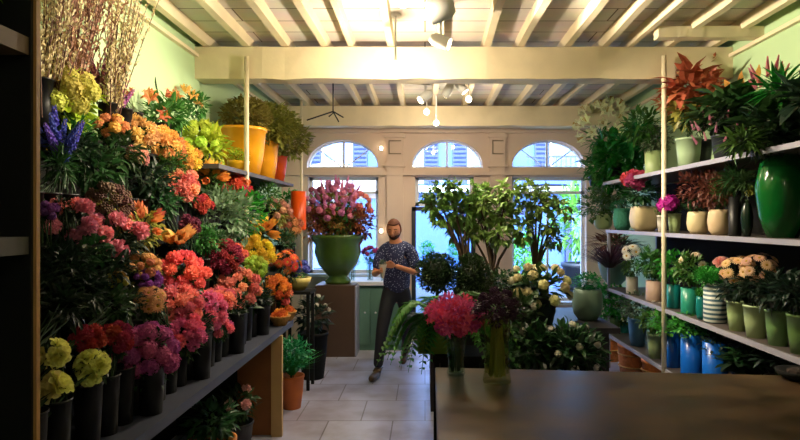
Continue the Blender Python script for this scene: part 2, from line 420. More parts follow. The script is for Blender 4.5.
holes = [arch(a, b, AZ0, AZ1) for a, b in BAYS]+[rect(-1.68, -.67, .95, 2.34), rect(-.14, .70, .0, 2.34), rect(1.25, 2.32, .55, 2.34)]
holes[4] = rect(-.14, .70, .02, 2.34)
w = poly_wall('wall_back', rect(XL-.2, XR+.2, -.1, 3.4), holes, YB, YB+.28, CREAM); w['kind'] = 'structure'
WF = mat('window_paint', (225, 228, 232), .5, .05); GL = glassm('window_glass', (238, 246, 250), .05)
DKF = mat('dark_frame', (38, 42, 50), .4)
def bars(m, lst, y, t=.04):
    for x0, x1, z0, z1 in lst: m.box(((x0+x1)/2, y, (z0+z1)/2), (x1-x0, t, z1-z0))
for i, (a, b) in enumerate(BAYS):      # arched fanlights
    m = MB(); o = arch(a, b, AZ0, AZ1, 20)
    m.tube([(x, YB+.14, z) for x, z in o], .022, .022, 6); cx = (a+b)/2
    bars(m, [(a, b, AZ0-.005, AZ0+.03), (cx-.015, cx+.015, AZ0, AZ1)], YB+.14)
    if i != 1:
        for s in (-1, 1): m.tube([(cx, YB+.14, AZ0), (cx+s*(b-a)*.36, YB+.14, AZ0+(AZ1-AZ0)*.7)], .01, .01, 5)
    win = struct('window_%d' % (i+1), m, WF)
    g = MB(); g.add([(x, YB+.14, z) for x, z in o], [tuple(range(len(o)))]); obj('pane', g, GL, win)
for i, (x0, x1, z0, z1) in enumerate([(-1.68, -.67, .95, 2.34), (1.25, 2.32, .55, 2.34)]):
    m = MB(); t = .045
    bars(m, [(x0, x0+t, z0, z1), (x1-t, x1, z0, z1), (x0, x1, z0, z0+t), (x0, x1, z1-t, z1), (x0, x1, 2.10, 2.14), ((x0+x1)/2-.015, (x0+x1)/2+.015, z0, 2.1)], YB+.14, .05)
    win = struct('window_%d' % (i+4), m, WF)
    g = MB(); g.add([(x0, YB+.14, z0), (x1, YB+.14, z0), (x1, YB+.14, z1), (x0, YB+.14, z1)], [(0, 1, 2, 3)]); obj('pane', g, GL, win)
    m = MB(); m.box(((x0+x1)/2, YB-.01, z0-.02), (x1-x0+.1, .14, .04)); s = obj('window_sill', m, WF, win)
m = MB(); bars(m, [(-.14, -.09, 1.92, 2.34), (.65, .70, 1.92, 2.34), (-.14, .70, 2.30, 2.34), (-.14, .70, 1.92, 1.97)], YB+.14, .05)
win = struct('window_6', m, WF); g = MB(); g.add([(-.14, YB+.14, 1.92), (.7, YB+.14, 1.92), (.7, YB+.14, 2.34), (-.14, YB+.14, 2.34)], [(0, 1, 2, 3)]); obj('pane', g, GL, win)
# the dark framed shop door, standing just inside its opening
m = MB(); DY = YB-.02
bars(m, [(-.19, -.13, .02, 1.90), (.66, .72, .02, 1.90), (-.19, .72, 1.85, 1.91), (-.19, .72, .02, .22)], DY, .05)
d1 = struct('door_1', m, DKF)
g = MB(); g.box((.265, DY, 1.03), (.8, .008, 1.64)); obj('pane', g, GL, d1)
m = MB(); m.tube([(-.1, DY-.03, .95), (-.1, DY-.07, .95), (-.1, DY-.07, 1.25), (-.1, DY-.03, 1.25)], .01, .01, 6); obj('door_handle', m, mat('steel', (170, 170, 172), .3, metal=1), d1)
# pilasters and their mouldings
for i, (xa, xb) in enumerate([(-.55, -.31), (.93, 1.15)]):
    m = MB(); m.box(((xa+xb)/2, YB-.02, 1.5), (xb-xa, .05, 3.0)); m.box(((xa+xb)/2, YB-.045, 2.5), (xb-xa+.06, .05, .04))
    m.box(((xa+xb)/2, YB-.045, 2.92), (xb-xa+.06, .06, .05)); m.box(((xa+xb)/2, YB-.045, .1), (xb-xa+.06, .06, .2))
    struct('trim_%d' % (40+i), m, CREAM)
    m = MB(); z0, z1 = 2.66, 2.86; x0, x1 = xa+.03, xb-.03
    for a, b, c, d in [(x0, x1, z1-.015, z1), (x0, x1, z0, z0+.015), (x0, x0+.015, z0, z1)]: m.box(((a+b)/2, YB-.055, (c+d)/2), (b-a, .02, d-c))
    struct('trim_%d' % (50+i), m, mat('trim_brown', (150, 130, 110), .7))
m = MB(); m.box(((XL+XR)/2, YB-.03, 2.385), (XR-XL, .05, .05)); struct('trim_60', m, CREAM)
m = MB(); m.box(((XL+XR)/2, YB-.04, 3.0), (XR-XL, .08, .07)); struct('trim_61', m, CREAM)

# ================================================================== STREET OUTSIDE
m = MB(); m.box((0, 24, -.16), (80, 30.8, .1)); s = struct('floor_street', m, mat('paving', (70, 80, 100), .9)); 
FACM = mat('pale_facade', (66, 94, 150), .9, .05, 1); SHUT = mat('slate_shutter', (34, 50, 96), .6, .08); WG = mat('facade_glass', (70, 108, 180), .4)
bd = thing('apartment_building', 'pale rendered town house with slate blue shutters across the street', 'building', (0, 15.5, -.11))
m = MB(); m.box((0, 2, 2.45), (34, 4, 4.9)); obj('wall', m, FACM, bd)
for (x, z) in [(-7.2, 2.9), (-4.9, 2.9), (-2.35, 2.9), (-.75+.3, 2.9), (1.55, 2.9), (3.75, 2.9), (5.6, 2.9), (8, 2.9)]:
    m = MB(); m.box((x, -.03, z+.65), (.82, .06, 1.5)); fw = obj('window', m, WF, bd)
    m = MB(); m.box((x, -.06, z+.65), (.68, .05, 1.36)); obj('pane', m, WG, fw)
    for s in (-1, 1):
        m = MB()
        m.box((x+s*.62, -.05, z+.65), (.38, .05, 1.5))
        for k in range(12): m.box((x+s*.62, -.08, z+.02+k*.115), (.32, .03, .05), rx=.5)
        obj('shutter', m, SHUT, bd)
for x in (-3.2, 1.9, 4.7):
    m = MB(); m.box((x, -.06, 1.1), (1.9, .12, 2.2)); sh = obj('shop_front', m, SHUT, bd)
    m = MB(); m.box((x, -.13, 1.25), (1.6, .06, 1.4)); obj('pane', m, WG, sh)
m = MB(); m.box((0, -.1, 2.65), (34, .25, .16)); obj('cornice', m, WF, bd)
m = MB(); m.add([(-17, -.3, 4.85), (17, -.3, 4.85), (17, 2, 5.6), (-17, 2, 5.6), (17, 4.2, 4.85), (-17, 4.2, 4.85)], [(0, 1, 2, 3), (3, 2, 4, 5), (0, 3, 5), (1, 4, 2), (0, 5, 4, 1)]); obj('roof', m, mat('roof_tile', (170, 110, 80), .8), bd)
bal = MB(); bal.box((4.3, -.35, 2.8), (3.4, .7, .1)); bo = obj('balcony', bal, FACM, bd)
bal = MB()
for k in range(28): bal.tube([(2.65+k*.122, -.66, 2.85), (2.65+k*.122, -.66, 3.45)], .012, .012, 4)
bal.box((4.3, -.66, 3.46), (3.4, .04, .04)); obj('railing', bal, SHUT, bo)
# parasol
ps = thing('parasol', 'tan topped street parasol with a white valance outside the left window', 'parasol', (-1.75, 11, -.11))
m = MB(); m.tube([(0, 0, 0), (0, 0, 2.9)], .03); obj('pole', m, WF, ps)
m = MB(); m.box((0, 0, .05), (.6, .6, .1)); obj('base', m, DKF, ps)
m = MB(); a = 1.15; m.add([(-a, -a, 2.55), (a, -a, 2.55), (a, a, 2.55), (-a, a, 2.55), (0, 0, 2.96)], [(0, 1, 4), (1, 2, 4), (2, 3, 4), (3, 0, 4)])
cn = obj('canopy', m, mat('tan_canvas', (214, 176, 130), .9, trans=.2), ps)
m = MB()
for s in range(4):
    M_ = Matrix.Rotation(s*PI/2, 4, 'Z'); m.add([M_ @ V(*p) for p in [(-a, -a, 2.55), (a, -a, 2.55), (a, -a, 2.28), (-a, -a, 2.28)]], [(0, 1, 2, 3)])
obj('valance', m, mat('white_canvas', (235, 235, 240), .9), ps)
# street planting to the right, a stall
def shrub(name, label, x, y, z, r, leaf, fk='small', pot=True, h=.5, cat='shrub', grp=None, potm=None, sz=1.1):
    t = thing(name, label, cat, (x, y, z), grp)
    if pot:
        m = MB(); m.lathe([(r*.42, 0), (r*.55, h*.9), (r*.6, h*.9), (r*.6, h), (r*.52, h), (r*.5, h*.85), (.0001, h*.85)], 18); obj('planter', m, potm or DKF, t, smooth=True)
    m = MB(); m.tube([(0, 0, h*.6), (.01, 0, h+r)], .02, .012); obj('stem', m, STEM, t)
    put('foliage', getfol(fk), LG[leaf], t, (0, 0, h+r*sz), None, (r, r, r*sz)); return t
shrub('street_shrub', 'bright green bush outside the right window, tallest one', 3.4, 12.6, -.11, .72, 'bright', h=.9, sz=1.3)
shrub('street_shrub', 'bright green bush outside, low in the right window beside the tall one', 2.1, 12.2, -.11, .5, 'bright', h=.6, sz=1.05)
shrub('street_shrub', 'yellow green bush outside the right window nearest the door', 1.5, 13.6, -.11, .4, 'lime', h=.9)
tb = thing('street_table', 'white market table outside behind the shop door', 'table', (.35, 12.6, -.11))
m = MB(); m.box((0, 0, .74), (1.5, .7, .05)); obj('table_top', m, WF, tb)
for sx in (-1, 1):
    for sy in (-1, 1): m = MB(); m.box((sx*.68, sy*.28, .36), (.05, .05, .72)); obj('leg', m, WF, tb)
for k, x in enumerate((-.05, .55)):
    m = MB(); m.lathe([(.12, 0), (.2, .3), (.21, .3), (.19, .28), (.0001, .25)], 14)
    t = thing('street_pot', ['blue pot on the street table behind the door, left one', 'blue pot on the street table behind the door, right one'][k], 'pot', (x+.1, 12.6, .655))
    obj('pot', m, mat('street_blue', (60, 120, 200), .4), t, smooth=True); put('foliage', getfol('small'), LG['emer'], t, (0, 0, .42), None, .2)

# ================================================================== NEAR LEFT CABINET
CB = mat('black_shelf_wood', (24, 24, 28), .5, .2, 6); CE = mat('worn_wood_edge', (190, 140, 85), .6, .2, 9); CG = mat('grey_shelf', (92, 86, 82), .6, .15, 6)
cab = thing('shelf_cabinet', 'tall near black shelving cabinet at the left edge with a worn wood edge', 'cabinet', (-1.2, 1.2, 0))
m = MB(); m.box((0, .29, 1.55), (.38, .02, 3.1)); obj('end_panel', m, CB, cab)
m = MB(); m.box((.194, .297, 1.75), (.008, .014, 2.4)); obj('edge_strip', m, CE, cab)
m = MB(); m.box((-.19, -.1, 1.55), (.02, .8, 3.1)); obj('back_panel', m, CB, cab)
m = MB(); m.box((0, -.1, .04), (.36, .8, .08)); obj('plinth', m, CB, cab)
for z in (.5, 1.08, 1.655, 2.165):
    m = MB(); m.box((0, -.11, z), (.37, .78, .045)); obj('shelf', m, mat('dull_wood', (120, 92, 64), .6, .2, 9) if z > 2 else CG if z > 1.5 else CB, cab)
m = MB(); m.box((0, -.48, 1.55), (.38, .02, 3.1)); obj('side_panel', m, CB, cab)
t = thing('potted_plant', 'leafy yellow green plant on the upper shelf of the black cabinet', 'plant', (-1.1, 1.38, 2.1875))
m = MB(); m.lathe([(.04, 0), (.055, .09), (.05, .09), (.0001, .08)], 14); obj('pot', m, BLACK, t, smooth=True)
put('foliage', getfol('small'), LG['lime'], t, (0, 0, .15), None, .1)

# ================================================================== LEFT DISPLAY RACK
DS = mat('slate_shelf', (66, 70, 84), .45, .2, 6); DB = mat('dark_backing', (24, 24, 22), .85, spec=.2)
rk = thing('display_rack', 'long stepped flower rack along the left wall with slate grey front shelf', 'rack', (-1.6, 3.3, 0))
def rb(x0, x1, y0, y1, z0, z1, mi, nm, mt):
    m = MB(); m.box(((x0+x1)/2+1.6, (y0+y1)/2-3.3, (z0+z1)/2), (x1-x0, y1-y0, z1-z0)); return obj(nm, m, mt, rk)
rb(-1.99, -1.15, 1.55, 5.05, .80, .85, 0, 'front_shelf', DS)
rb(-1.99, -1.40, 1.55, 6.9, 1.20, 1.22, 0, 'shelf', DB)
rb(-1.99, -1.57, 1.55, 6.9, 1.58, 1.60, 0, 'shelf', DB)
rb(-1.99, -1.57, 4.4, 6.9, 2.115, 2.15, 0, 'shelf', mat('top_shelf', (70, 66, 60), .5))
rb(-1.99, -1.76, 1.55, 4.4, 2.13, 2.15, 0, 'shelf', DB)
rb(-2.04, -1.99, 1.55, 6.9, 0, 2.15, 0, 'back_panel', DB)  # dark sheet added to deepen the shade between the flowers
WD = mat('rack_board', (150, 92, 48), .6, .25, 7); WDE = mat('rack_board_edge', (196, 160, 100), .55, .15, 7)
rb(-1.50, -1.155, 4.62, 4.66, 0, .80, 0, 'leg_board', WD); rb(-1.22, -1.135, 4.58, 4.62, 0, .80, 0, 'leg', WDE)
rb(-1.99, -1.5, 4.62, 4.66, 0, .8, 0, 'leg_board', DB)
rb(-1.24, -1.17, 1.9, 1.97, 0, .80, 0, 'leg', DB)
PW = mat('white_pole', (228, 214, 180), .45)
for k, (x, y, lab) in enumerate([(-1.585, 5.13, 'cream metal pole in front of the beam on the left'), (2.11, 5.1, 'cream metal pole in front of the beam on the right'), (-1.56, 7.3, 'thin cream metal pole near the left window')]):
    t = thing('support_pole', lab, 'pole', (x, y, 0), 'cream metal poles')
    m = MB(); m.tube([(0, 0, 0), (0, 0, 3.17 if k < 2 else 3.24)], .021 if k < 2 else .018, seg=10); obj('pole', m, PW, t, smooth=True)
    m = MB(); m.lathe([(.05, 0), (.05, .01), (.03, .02)], 14); obj('foot_plate', m, PW, t)

# -------- left flowers, from top to bottom
R_ = 'bunches on the left display'
# pussy willow / dried branches
def branches(px, py, label, n, hgt, spread, mt, seed, lean):
    P = bank(px, py); tx, tz = -1.82, 2.15
    by = SL.get(tz, P.y, .2); t = thing('branch_bunch', label, 'branches', (tx, by, tz), 'bunches of budded branches'); put('bucket', BUCKM, BLACK, t)
    r = random.Random(seed)
    for i in range(n):
        m = MB(); a = V(r.uniform(-.04, .04), r.uniform(-.04, .04), .05)
        d = V(r.uniform(-.05, .2)+lean[0], r.uniform(-spread, spread)+lean[1], 1); L = hgt*r.uniform(.75, 1.05)
        L = min(L, 1.12); b = a+d*L*.6; c = a+d*L+V(.0, 0, -.03); m.tube([a, b, c], .003, .0015, 4)
        for k in range(36):
            tt = .2+.8*k/36; p = a.lerp(b, tt*1.6) if tt < .6 else b.lerp(c, (tt-.6)/.4)
            e = rdir(r); e.z = abs(e.z)+.8; e.normalize(); m.leaf(p, e, rdir(r), .026, .013, .1, mi=1); m.leaf(p+e*.008, e+rdir(r)*.4, rdir(r), .022, .012, .1, mi=1)
        obj('branch', m, [mat('twig', (96, 62, 48), .7), mt], t)
BUD = mat('bud', (225, 210, 165), .7, .3, trans=.2); BUDP = mat('bud_pink', (178, 135, 110), .7, .3, trans=.2)
branches(75, 95, 'tall bunch of brown budded branches beside the cabinet, top left corner', 34, 1.0, .3, BUDP, 1, (0, .08))
branches(108, 95, 'tall bunch of pale budded twigs against the mint wall', 38, .95, .34, BUD, 2, (.0, .12))
branches(92, 98, 'bunch of cream catkin twigs between the brown branches and the mint wall', 34, .95, .34, BUD, 4, (0, .1))
rows = [
 (60, 80, 31, 'hydr', 'yelgreen', (215, 212, 80), 13, 13, 'hydrangea_bunch', 'yellow green hydrangeas beside the black cabinet, below the budded branches', 'lime'),
 (103, 72, 16, 'spike', 'mauve', (170, 80, 110), 7, 15, 'stock_bunch', 'mauve pink flower spikes at the foot of the budded branches', 'dark'),
 (118, 92, 12, 'spike', 'orchidp', (190, 100, 165), 5, 13, 'stock_bunch', 'lilac pink spikes just left of the orange lilies', 'dark'),
 (60, 133, 20, 'spike', 'violet', (84, 70, 200), 8, 18, 'delphinium_bunch', 'violet blue delphiniums below the yellow green hydrangeas', 'deep'),
 (152, 96, 26, 'lily', 'orange1', (240, 150, 80), 5, 9, 'lily_bunch', 'orange lilies with long leaves against the mint wall, nearest the branches', 'mid'),
 (186, 94, 15, 'lily', 'orange2', (240, 165, 80), 5, 9, 'lily_bunch', 'pale orange lilies right of the deeper orange ones, near the orange pot', 'mid'),
 (112, 122, 16, 'cluster', 'apricot', (235, 160, 80), 7, 8, 'carnation_bunch', 'apricot blooms right of the violet delphiniums', 'dark'),
 (140, 127, 18, 'ruffle', 'peachyel', (242, 192, 115), 9, 8, 'rose_bunch', 'yellow peach blooms under the orange lilies', 'dark'),
 (165, 138, 20, 'ruffle', 'amber', (242, 172, 90), 10, 8, 'rose_bunch', 'amber orange blooms left of the lime green sprays', 'dark'),
 (185, 152, 15, 'ruffle', 'golden', (240, 190, 60), 7, 8, 'rose_bunch', 'golden blooms above the salmon clusters', 'mid'),
 (138, 153, 10, 'berry', 'pinkpale', (235, 160, 140), 5, 7, 'rose_bunch', 'small pale salmon cluster under the yellow peach blooms', 'deep'),
 (202, 132, 22, 'cluster', 'limef', (185, 215, 50), 10, 9, 'viburnum_bunch', 'lime green sprays left of the big orange pot', 'lime'),
 (183, 181, 17, 'ruffle', 'salmon', (240, 140, 110), 9, 8, 'rose_bunch', 'salmon pink roses halfway up the left display under the golden blooms', 'dark'),
 (213, 172, 14, 'tulip', 'orangef', (240, 150, 40), 7, 8, 'tulip_bunch', 'orange and yellow tulips just below the big orange pot', 'mid'),
 (238, 183, 15, 'ruffle', 'redor', (225, 60, 40), 8, 7, 'carnation_bunch', 'scarlet blooms beside the cream pole below the orange pots', 'dark'),
 (203, 202, 10, 'ruffle', 'crimson2', (190, 40, 45), 6, 6, 'carnation_bunch', 'small crimson blooms below the tulips', 'deep'),
 (192, 222, 9, 'ruffle', 'maroon', (115, 30, 45), 5, 6, 'carnation_bunch', 'dark maroon blooms left of the grey green foliage', 'deep'),
 (62, 205, 11, 'cluster', 'purple', (140, 60, 160), 0, 6, 'foliage_bunch', 'dark leafy bunch behind the pink peonies by the cabinet', 'deep'),
 (47, 208, 9, 'cluster', 'purple', (140, 60, 160), 5, 7, 'stock_bunch', 'purple blooms peeping out beside the black cabinet', 'deep'),
 (74, 214, 26, 'peony', 'pink', (238, 130, 150), 8, 9, 'peony_bunch', 'pink peonies nearest the black cabinet', 'deep'),
 (116, 228, 26, 'peony', 'pink', (238, 130, 150), 6, 9.5, 'peony_bunch', 'pink peonies right of the ones by the cabinet', 'deep'),
 (112, 196, 22, 'berry', 'sedum', (120, 85, 70), 10, 9, 'sedum_bunch', 'brown green sedum heads above the pink peonies', 'olive'),
 (146, 217, 18, 'tulip', 'coralorange', (225, 120, 70), 9, 8, 'alstroemeria_bunch', 'orange coral blooms right of the sedum heads', 'olive'),
 (180, 236, 9, 'tulip', 'ochre', (225, 150, 70), 3, 11, 'croton_bunch', 'ochre orange curled blooms standing alone above the coral carnations', 'deep'),
 (146, 262, 17, 'cluster', 'peachy', (225, 150, 90), 9, 7, 'alstroemeria_bunch', 'peach sprays above the purple statice', 'olive'),
 (184, 268, 25, 'ruffle', 'coralred', (250, 92, 102), 15, 8.5, 'carnation_bunch', 'coral red carnations in the middle of the left display', 'dark'),
 (150, 276, 13, 'cluster', 'violet2', (130, 50, 160), 8, 6, 'statice_bunch', 'purple statice left of the coral red carnations', 'deep'),
 (118, 277, 10, 'cluster', 'mustard', (190, 160, 50), 6, 5, 'statice_bunch', 'small mustard yellow sprays among dark leaves', 'deep'),
 (152, 295, 15, 'daisy', 'peach2', (240, 170, 110), 9, 8, 'gerbera_bunch', 'peach gerberas above the magenta hydrangea', 'dark'),
 (182, 300, 21, 'ruffle', 'pinkcoral', (250, 120, 125), 12, 8.5, 'carnation_bunch', 'coral pink carnations below the coral red ones', 'dark'),
 (209, 305, 20, 'ruffle', 'rosepink', (252, 112, 155), 11, 8, 'carnation_bunch', 'rose pink carnations left of the black front buckets', 'dark'),
 (186, 328, 20, 'ruffle', 'rosepink2', (250, 100, 150), 10, 9, 'carnation_bunch', 'rose pink carnations right beside the magenta hydrangea', 'dark'),
 (222, 325, 10, 'ruffle', 'rosepink', (252, 112, 155), 4, 7, 'carnation_bunch', 'few rose pink carnations lowest at the shelf edge', 'dark'),
 (150, 344, 27, 'hydr', 'magenta', (196, 70, 150), 16, 12, 'hydrangea_bunch', 'magenta purple hydrangea at the front of the lower shelf', 'dark'),
 (118, 334, 15, 'ruffle', 'deepred', (165, 25, 45), 7, 8, 'carnation_bunch', 'deep red carnations left of the magenta hydrangea', 'deep'),
 (90, 334, 14, 'ruffle', 'deepred', (165, 25, 45), 6, 8, 'carnation_bunch', 'deep red carnations right above the yellow roses', 'deep'),
 (56, 350, 13, 'rose', 'yellow', (242, 228, 128), 3, 11, 'rose_bunch', 'yellow roses beside the cabinet edge, upper ones', 'deep'),
 (94, 362, 16, 'rose', 'yellow', (242, 228, 128), 5, 12, 'rose_bunch', 'yellow roses right of the ones beside the cabinet edge', 'deep'),
 (58, 384, 9, 'rose', 'yellow', (242, 228, 128), 2, 16, 'rose_bunch', 'largest yellow roses, lowest by the cabinet edge', 'deep'),
 (225, 252, 20, 'ruffle', 'winered', (140, 20, 35), 13, 7, 'carnation_bunch', 'wine red carnations between the coral and the yellow ones', 'deep'),
 (238, 250, 9, 'ruffle', 'coral3', (235, 110, 80), 5, 6, 'rose_bunch', 'small coral roses touching the wine red carnations', 'dark'),
 (260, 247, 18, 'ruffle', 'sunyellow', (245, 205, 40), 12, 6.5, 'chrysanthemum_bunch', 'sunny yellow chrysanthemums at the right of the left display', 'mid'),
 (257, 263, 12, 'cluster', 'limef2', (180, 205, 60), 8, 6, 'viburnum_bunch', 'lime green blooms just below the sunny yellow ones', 'lime'),
 (289, 258, 15, 'daisy', 'orangered', (240, 90, 35), 9, 6.5, 'gerbera_bunch', 'orange red gerberas nearest the green urn', 'dark'),
 (278, 284, 14, 'ruffle', 'tangerine', (245, 140, 45), 9, 6.5, 'carnation_bunch', 'tangerine carnations below the orange red gerberas', 'dark'),
 (284, 292, 10, 'ruffle', 'coral4', (240, 110, 90), 5, 6, 'carnation_bunch', 'coral carnations right under the tangerine ones', 'dark'),
 (240, 283, 24, 'ruffle', 'salmon2', (245, 145, 115), 14, 7, 'carnation_bunch', 'salmon orange carnations in the middle right of the left display', 'dark'),
 (222, 296, 14, 'ruffle', 'salmon3', (240, 120, 110), 8, 7, 'carnation_bunch', 'salmon pink carnations below the salmon orange ones', 'dark'),
 (266, 226, 12, 'tulip', 'goldorange', (245, 165, 40), 6, 8, 'tulip_bunch', 'golden orange tulips above the sunny yellow chrysanthemums', 'dark'),
 (292, 222, 11, 'ruffle', 'palecoral', (235, 150, 100), 6, 5, 'rose_bunch', 'pale coral roses next to the thin pole', 'olive'),
 (280, 205, 13, 'cluster', 'pinkbeige', (220, 150, 120), 7, 5, 'alstroemeria_bunch', 'beige pink sprays below the end of the top shelf', 'olive'),
]
for r in rows: lb(*r)
for a in [   # leafy bunches in the gaps: px,py,R,leaf,kind,label
 (95, 165, 32, 'dark', 'broad', 'dark leafy bunch under the apricot blooms'),
 (150, 180, 26, 'deep', 'broad', 'dark leafy bunch left of the salmon roses'),
 (60, 165, 26, 'dark', 'long', 'long bladed green leaves below the violet delphiniums'),
 (78, 130, 22, 'mid', 'long', 'long bladed bright leaves right of the delphiniums'),
 (225, 218, 32, 'grey', 'small', 'grey green small leaved foliage in the middle of the left display'),
 (244, 212, 24, 'bright', 'small', 'bright green foliage right of the grey green one'),
 (65, 265, 30, 'deep', 'broad', 'dark foliage under the peonies beside the cabinet'),
 (105, 270, 28, 'deep', 'broad', 'dark foliage under the right hand peonies'),
 (62, 305, 28, 'deep', 'broad', 'dark foliage right above the upper yellow roses'),
 (110, 305, 26, 'dark', 'broad', 'dark foliage above the deep red carnations'),
 (285, 240, 12, 'dark', 'small', 'dark small leaved foliage above the orange red gerberas'),
 (130, 245, 18, 'deep', 'broad', 'dark foliage just below the right hand peonies'),
 (205, 238, 14, 'mid', 'small', 'mid green foliage above the wine red carnations'),
 (265, 195, 16, 'mid', 'small', 'green foliage directly under the top shelf end'),
 (165, 112, 24, 'mid', 'long', 'long green lily leaves between the lilies and amber blooms'),
 (290, 203, 14, 'bright', 'small', 'bright green foliage next to the thin pole'),
 (255, 300, 16, 'deep', 'broad', 'dark foliage beneath the salmon orange carnations'),
 (130, 300, 16, 'deep', 'broad', 'dark foliage left of the peach gerberas'),
 (225, 200, 16, 'mid', 'small', 'green foliage left of the scarlet blooms'),
 (80, 150, 24, 'deep', 'broad', 'dark foliage right of the violet delphiniums'),
 (120, 150, 24, 'dark', 'broad', 'dark foliage under the small pale salmon cluster'),
 (160, 200, 22, 'dark', 'broad', 'dark foliage left of the small crimson blooms'),
 (85, 250, 26, 'dark', 'broad', 'leafy bunch right under the pink peonies'),
 (85, 290, 26, 'deep', 'broad', 'leafy bunch above the deep red carnations by the cabinet'),
 (210, 240, 16, 'dark', 'small', 'leafy bunch above the coral red carnations'),
 (170, 165, 18, 'mid', 'small', 'leafy bunch between the amber blooms and the salmon roses'),
]:
    lb(a[0], a[1], a[2], 'rose', 'x', None, 0, 0, 'foliage_bunch', a[5], a[3], a[4], 1.0, cat='foliage', off=.04)
# single orange heliconia bract against the wall
P = bank(152, 62, .05); t = thing('heliconia', 'single tall orange yellow bract rising against the mint wall', 'flower', (-1.82, P.y-.1, 2.15))
m = MB(); m.tube([(0, 0, .0), ((P.x+1.82)*.6, .05, .3), (P.x+1.82, .1, P.z-2.15)], .006); obj('stem', m, STEM, t)
put('flower_head', HEADS['spathe'][0], [petal('bract', (230, 150, 50)), CENT], t, (P.x+1.82, .1, P.z-2.15), qto((.4, .1, 1)), .06)

# black front buckets along the slate shelf edge (empty-looking, dark)
for k, (px, lab) in enumerate([(236, 'black bucket of dark stems at the shelf edge under the salmon carnations'), (262, 'black bucket of dark stems at the shelf edge below the tangerine carnations'), (200, 'black bucket of dark stems at the shelf edge under the rose pink carnations'), (150, 'black bucket of dark stems at the shelf edge under the magenta hydrangea')]):
    Y = 1.24/((425-px)/F)
    t = thing('flower_bucket', lab, 'bucket', (-1.235, Y, .85)); m = bucket_mesh(.06, .26); obj('bucket', m, BLACK, t, smooth=True)
    put('foliage', getfol('broad'), LG['deep'], t, (0, 0, .3), None, (.09, .09, .1))
# woven bowls at the end of the shelf
WK = mat('wicker', (190, 140, 70), .8, .3, 60, bump=.5)
for k, (px, py, lab) in enumerate([(287, 316, 'shallow wicker basket at the end of the slate shelf'), (297, 306, 'wicker basket of orange blooms behind the end one')]):
    Y = 4.8+.17*k; P = at(px, py, Y); t = thing('wicker_basket', lab, 'basket', (-1.2-.0*k+.0, Y-.02+.06*k, .85))
    m = MB(); m.lathe([(.05, 0), (.085, .07), (.09, .08), (.08, .08), (.06, .03), (.0001, .03)], 18, wob=.03); obj('basket', m, WK, t, smooth=True)
    bloom(t, 'ruffle', V(0, 0, .08), .05, (0, 0, 1), 6, .028, petal('tangerine', (245, 140, 45)), seed=k)
# iris vase and pale bowl
t = thing('iris_vase', 'purple blue irises in a pale yellow bowl next to the green urn', 'flowers', (-1.30, 5.95, 1.0))
irt = t
m = MB(); m.lathe([(.06, 0), (.12, .08), (.13, .13), (.12, .13), (.09, .05), (.0001, .04)], 20); obj('bowl', m, mat('yellow_bowl', (215, 195, 110), .4), t, smooth=True)
bloom(t, 'cluster', V(0, 0, .22), .1, (0, -.3, 1), 9, .05, petal('iris', (90, 80, 200)), seed=4); put('foliage', getfol('small'), LG['mid'], t, (0, 0, .16), None, .11)
st = thing('plant_stand', 'small dark wooden stand under the iris bowl', 'stand', (-1.30, 5.95, 0))
m = MB(); m.box((0, 0, .985), (.3, .3, .03)); obj('stand_top', m, DB, st)
for sx in (-1, 1):
    for sy in (-1, 1): m = MB(); m.box((sx*.12, sy*.12, .485), (.03, .03, .97)); obj('leg', m, DB, st)

# orange pots on the top shelf, with fluffy plants
ORP = mat('orange_glaze', (240, 158, 30), .25, .3, 5)
def pot_prof(r, h, kind='taper'):
    if kind == 'taper': return [(r*.72, 0), (r*.9, h*.5), (r*.98, h*.93), (r*1.03, h*.93), (r*1.03, h), (r*.92, h), (r*.88, h*.85), (.0001, h*.85)]
    if kind == 'round': return [(r*.6, 0), (r*.9, h*.2), (r, h*.5), (r*.93, h*.85), (r*.86, h), (r*.78, h), (r*.8, h*.85), (.0001, h*.85)]
    if kind == 'cyl': return [(r*.95, 0), (r, h*.04), (r, h), (r*.9, h), (r*.9, h*.86), (.0001, h*.86)]
    if kind == 'bowl': return [(r*.4, 0), (r*.75, h*.25), (r*.97, h*.75), (r, h), (r*.92, h), (r*.85, h*.8), (.0001, h*.8)]
    if kind == 'vase': return [(r*.55, 0), (r*.85, h*.25), (r, h*.6), (r*.8, h*.88), (r*.6, h*.95), (r*.66, h), (r*.55, h), (r*.5, h*.9), (.0001, h*.85)]
def pot(name, label, x, y, z, r, h, pm, kind='taper', plant=None, cat='potted plant', sq=0, group=None, wob=0):
    """potted thing; plant = list of ('fol', kind, leaf, dx, dy, dz, sx, sz) / ('bloom', headkind, cname, colour, R, n, hr, dz, axis)"""
    t = thing(name, label, cat, (x, y, z), group)
    m = MB(); m.lathe(pot_prof(r, h, kind), 28 if not sq else 40, sq=sq, wob=wob); obj('pot', m, pm, t, smooth=True)
    m = MB(); m.lathe([(r*.89, h*.84), (.0001, h*.87)], 16); obj('soil', m, SOIL, t)
    if plant:
        m = stems_mb(V(0, 0, h*.8), V(0, 0, h+r*.6), r*.8, 7, r*.3, int(x*100+y*10)); obj('stems', m, STEM, t)
    for q in plant or []:
        if q[0] == 'fol': put('foliage', getfol(q[1]), LG[q[2]], t, (q[3], q[4], q[5]), Quaternion(UP, rnd.uniform(0, 6)), (q[6], q[6], q[7]))
        else: bloom(t, q[1], V(*q[7]), q[4], V(*q[8]).normalized(), q[5], q[6], petal(q[2], q[3]), seed=int(x*37))
    return t
pot('potted_plant', 'largest orange glazed pot on the left top shelf with olive fluffy plant', -1.775, 5.62, 2.15, .225, .46, ORP, 'taper', [('fol', 'box', 'olive', .04, 0, .58, .24, .18), ('fol', 'small', 'olive', .04, 0, .58, .26, .2)])
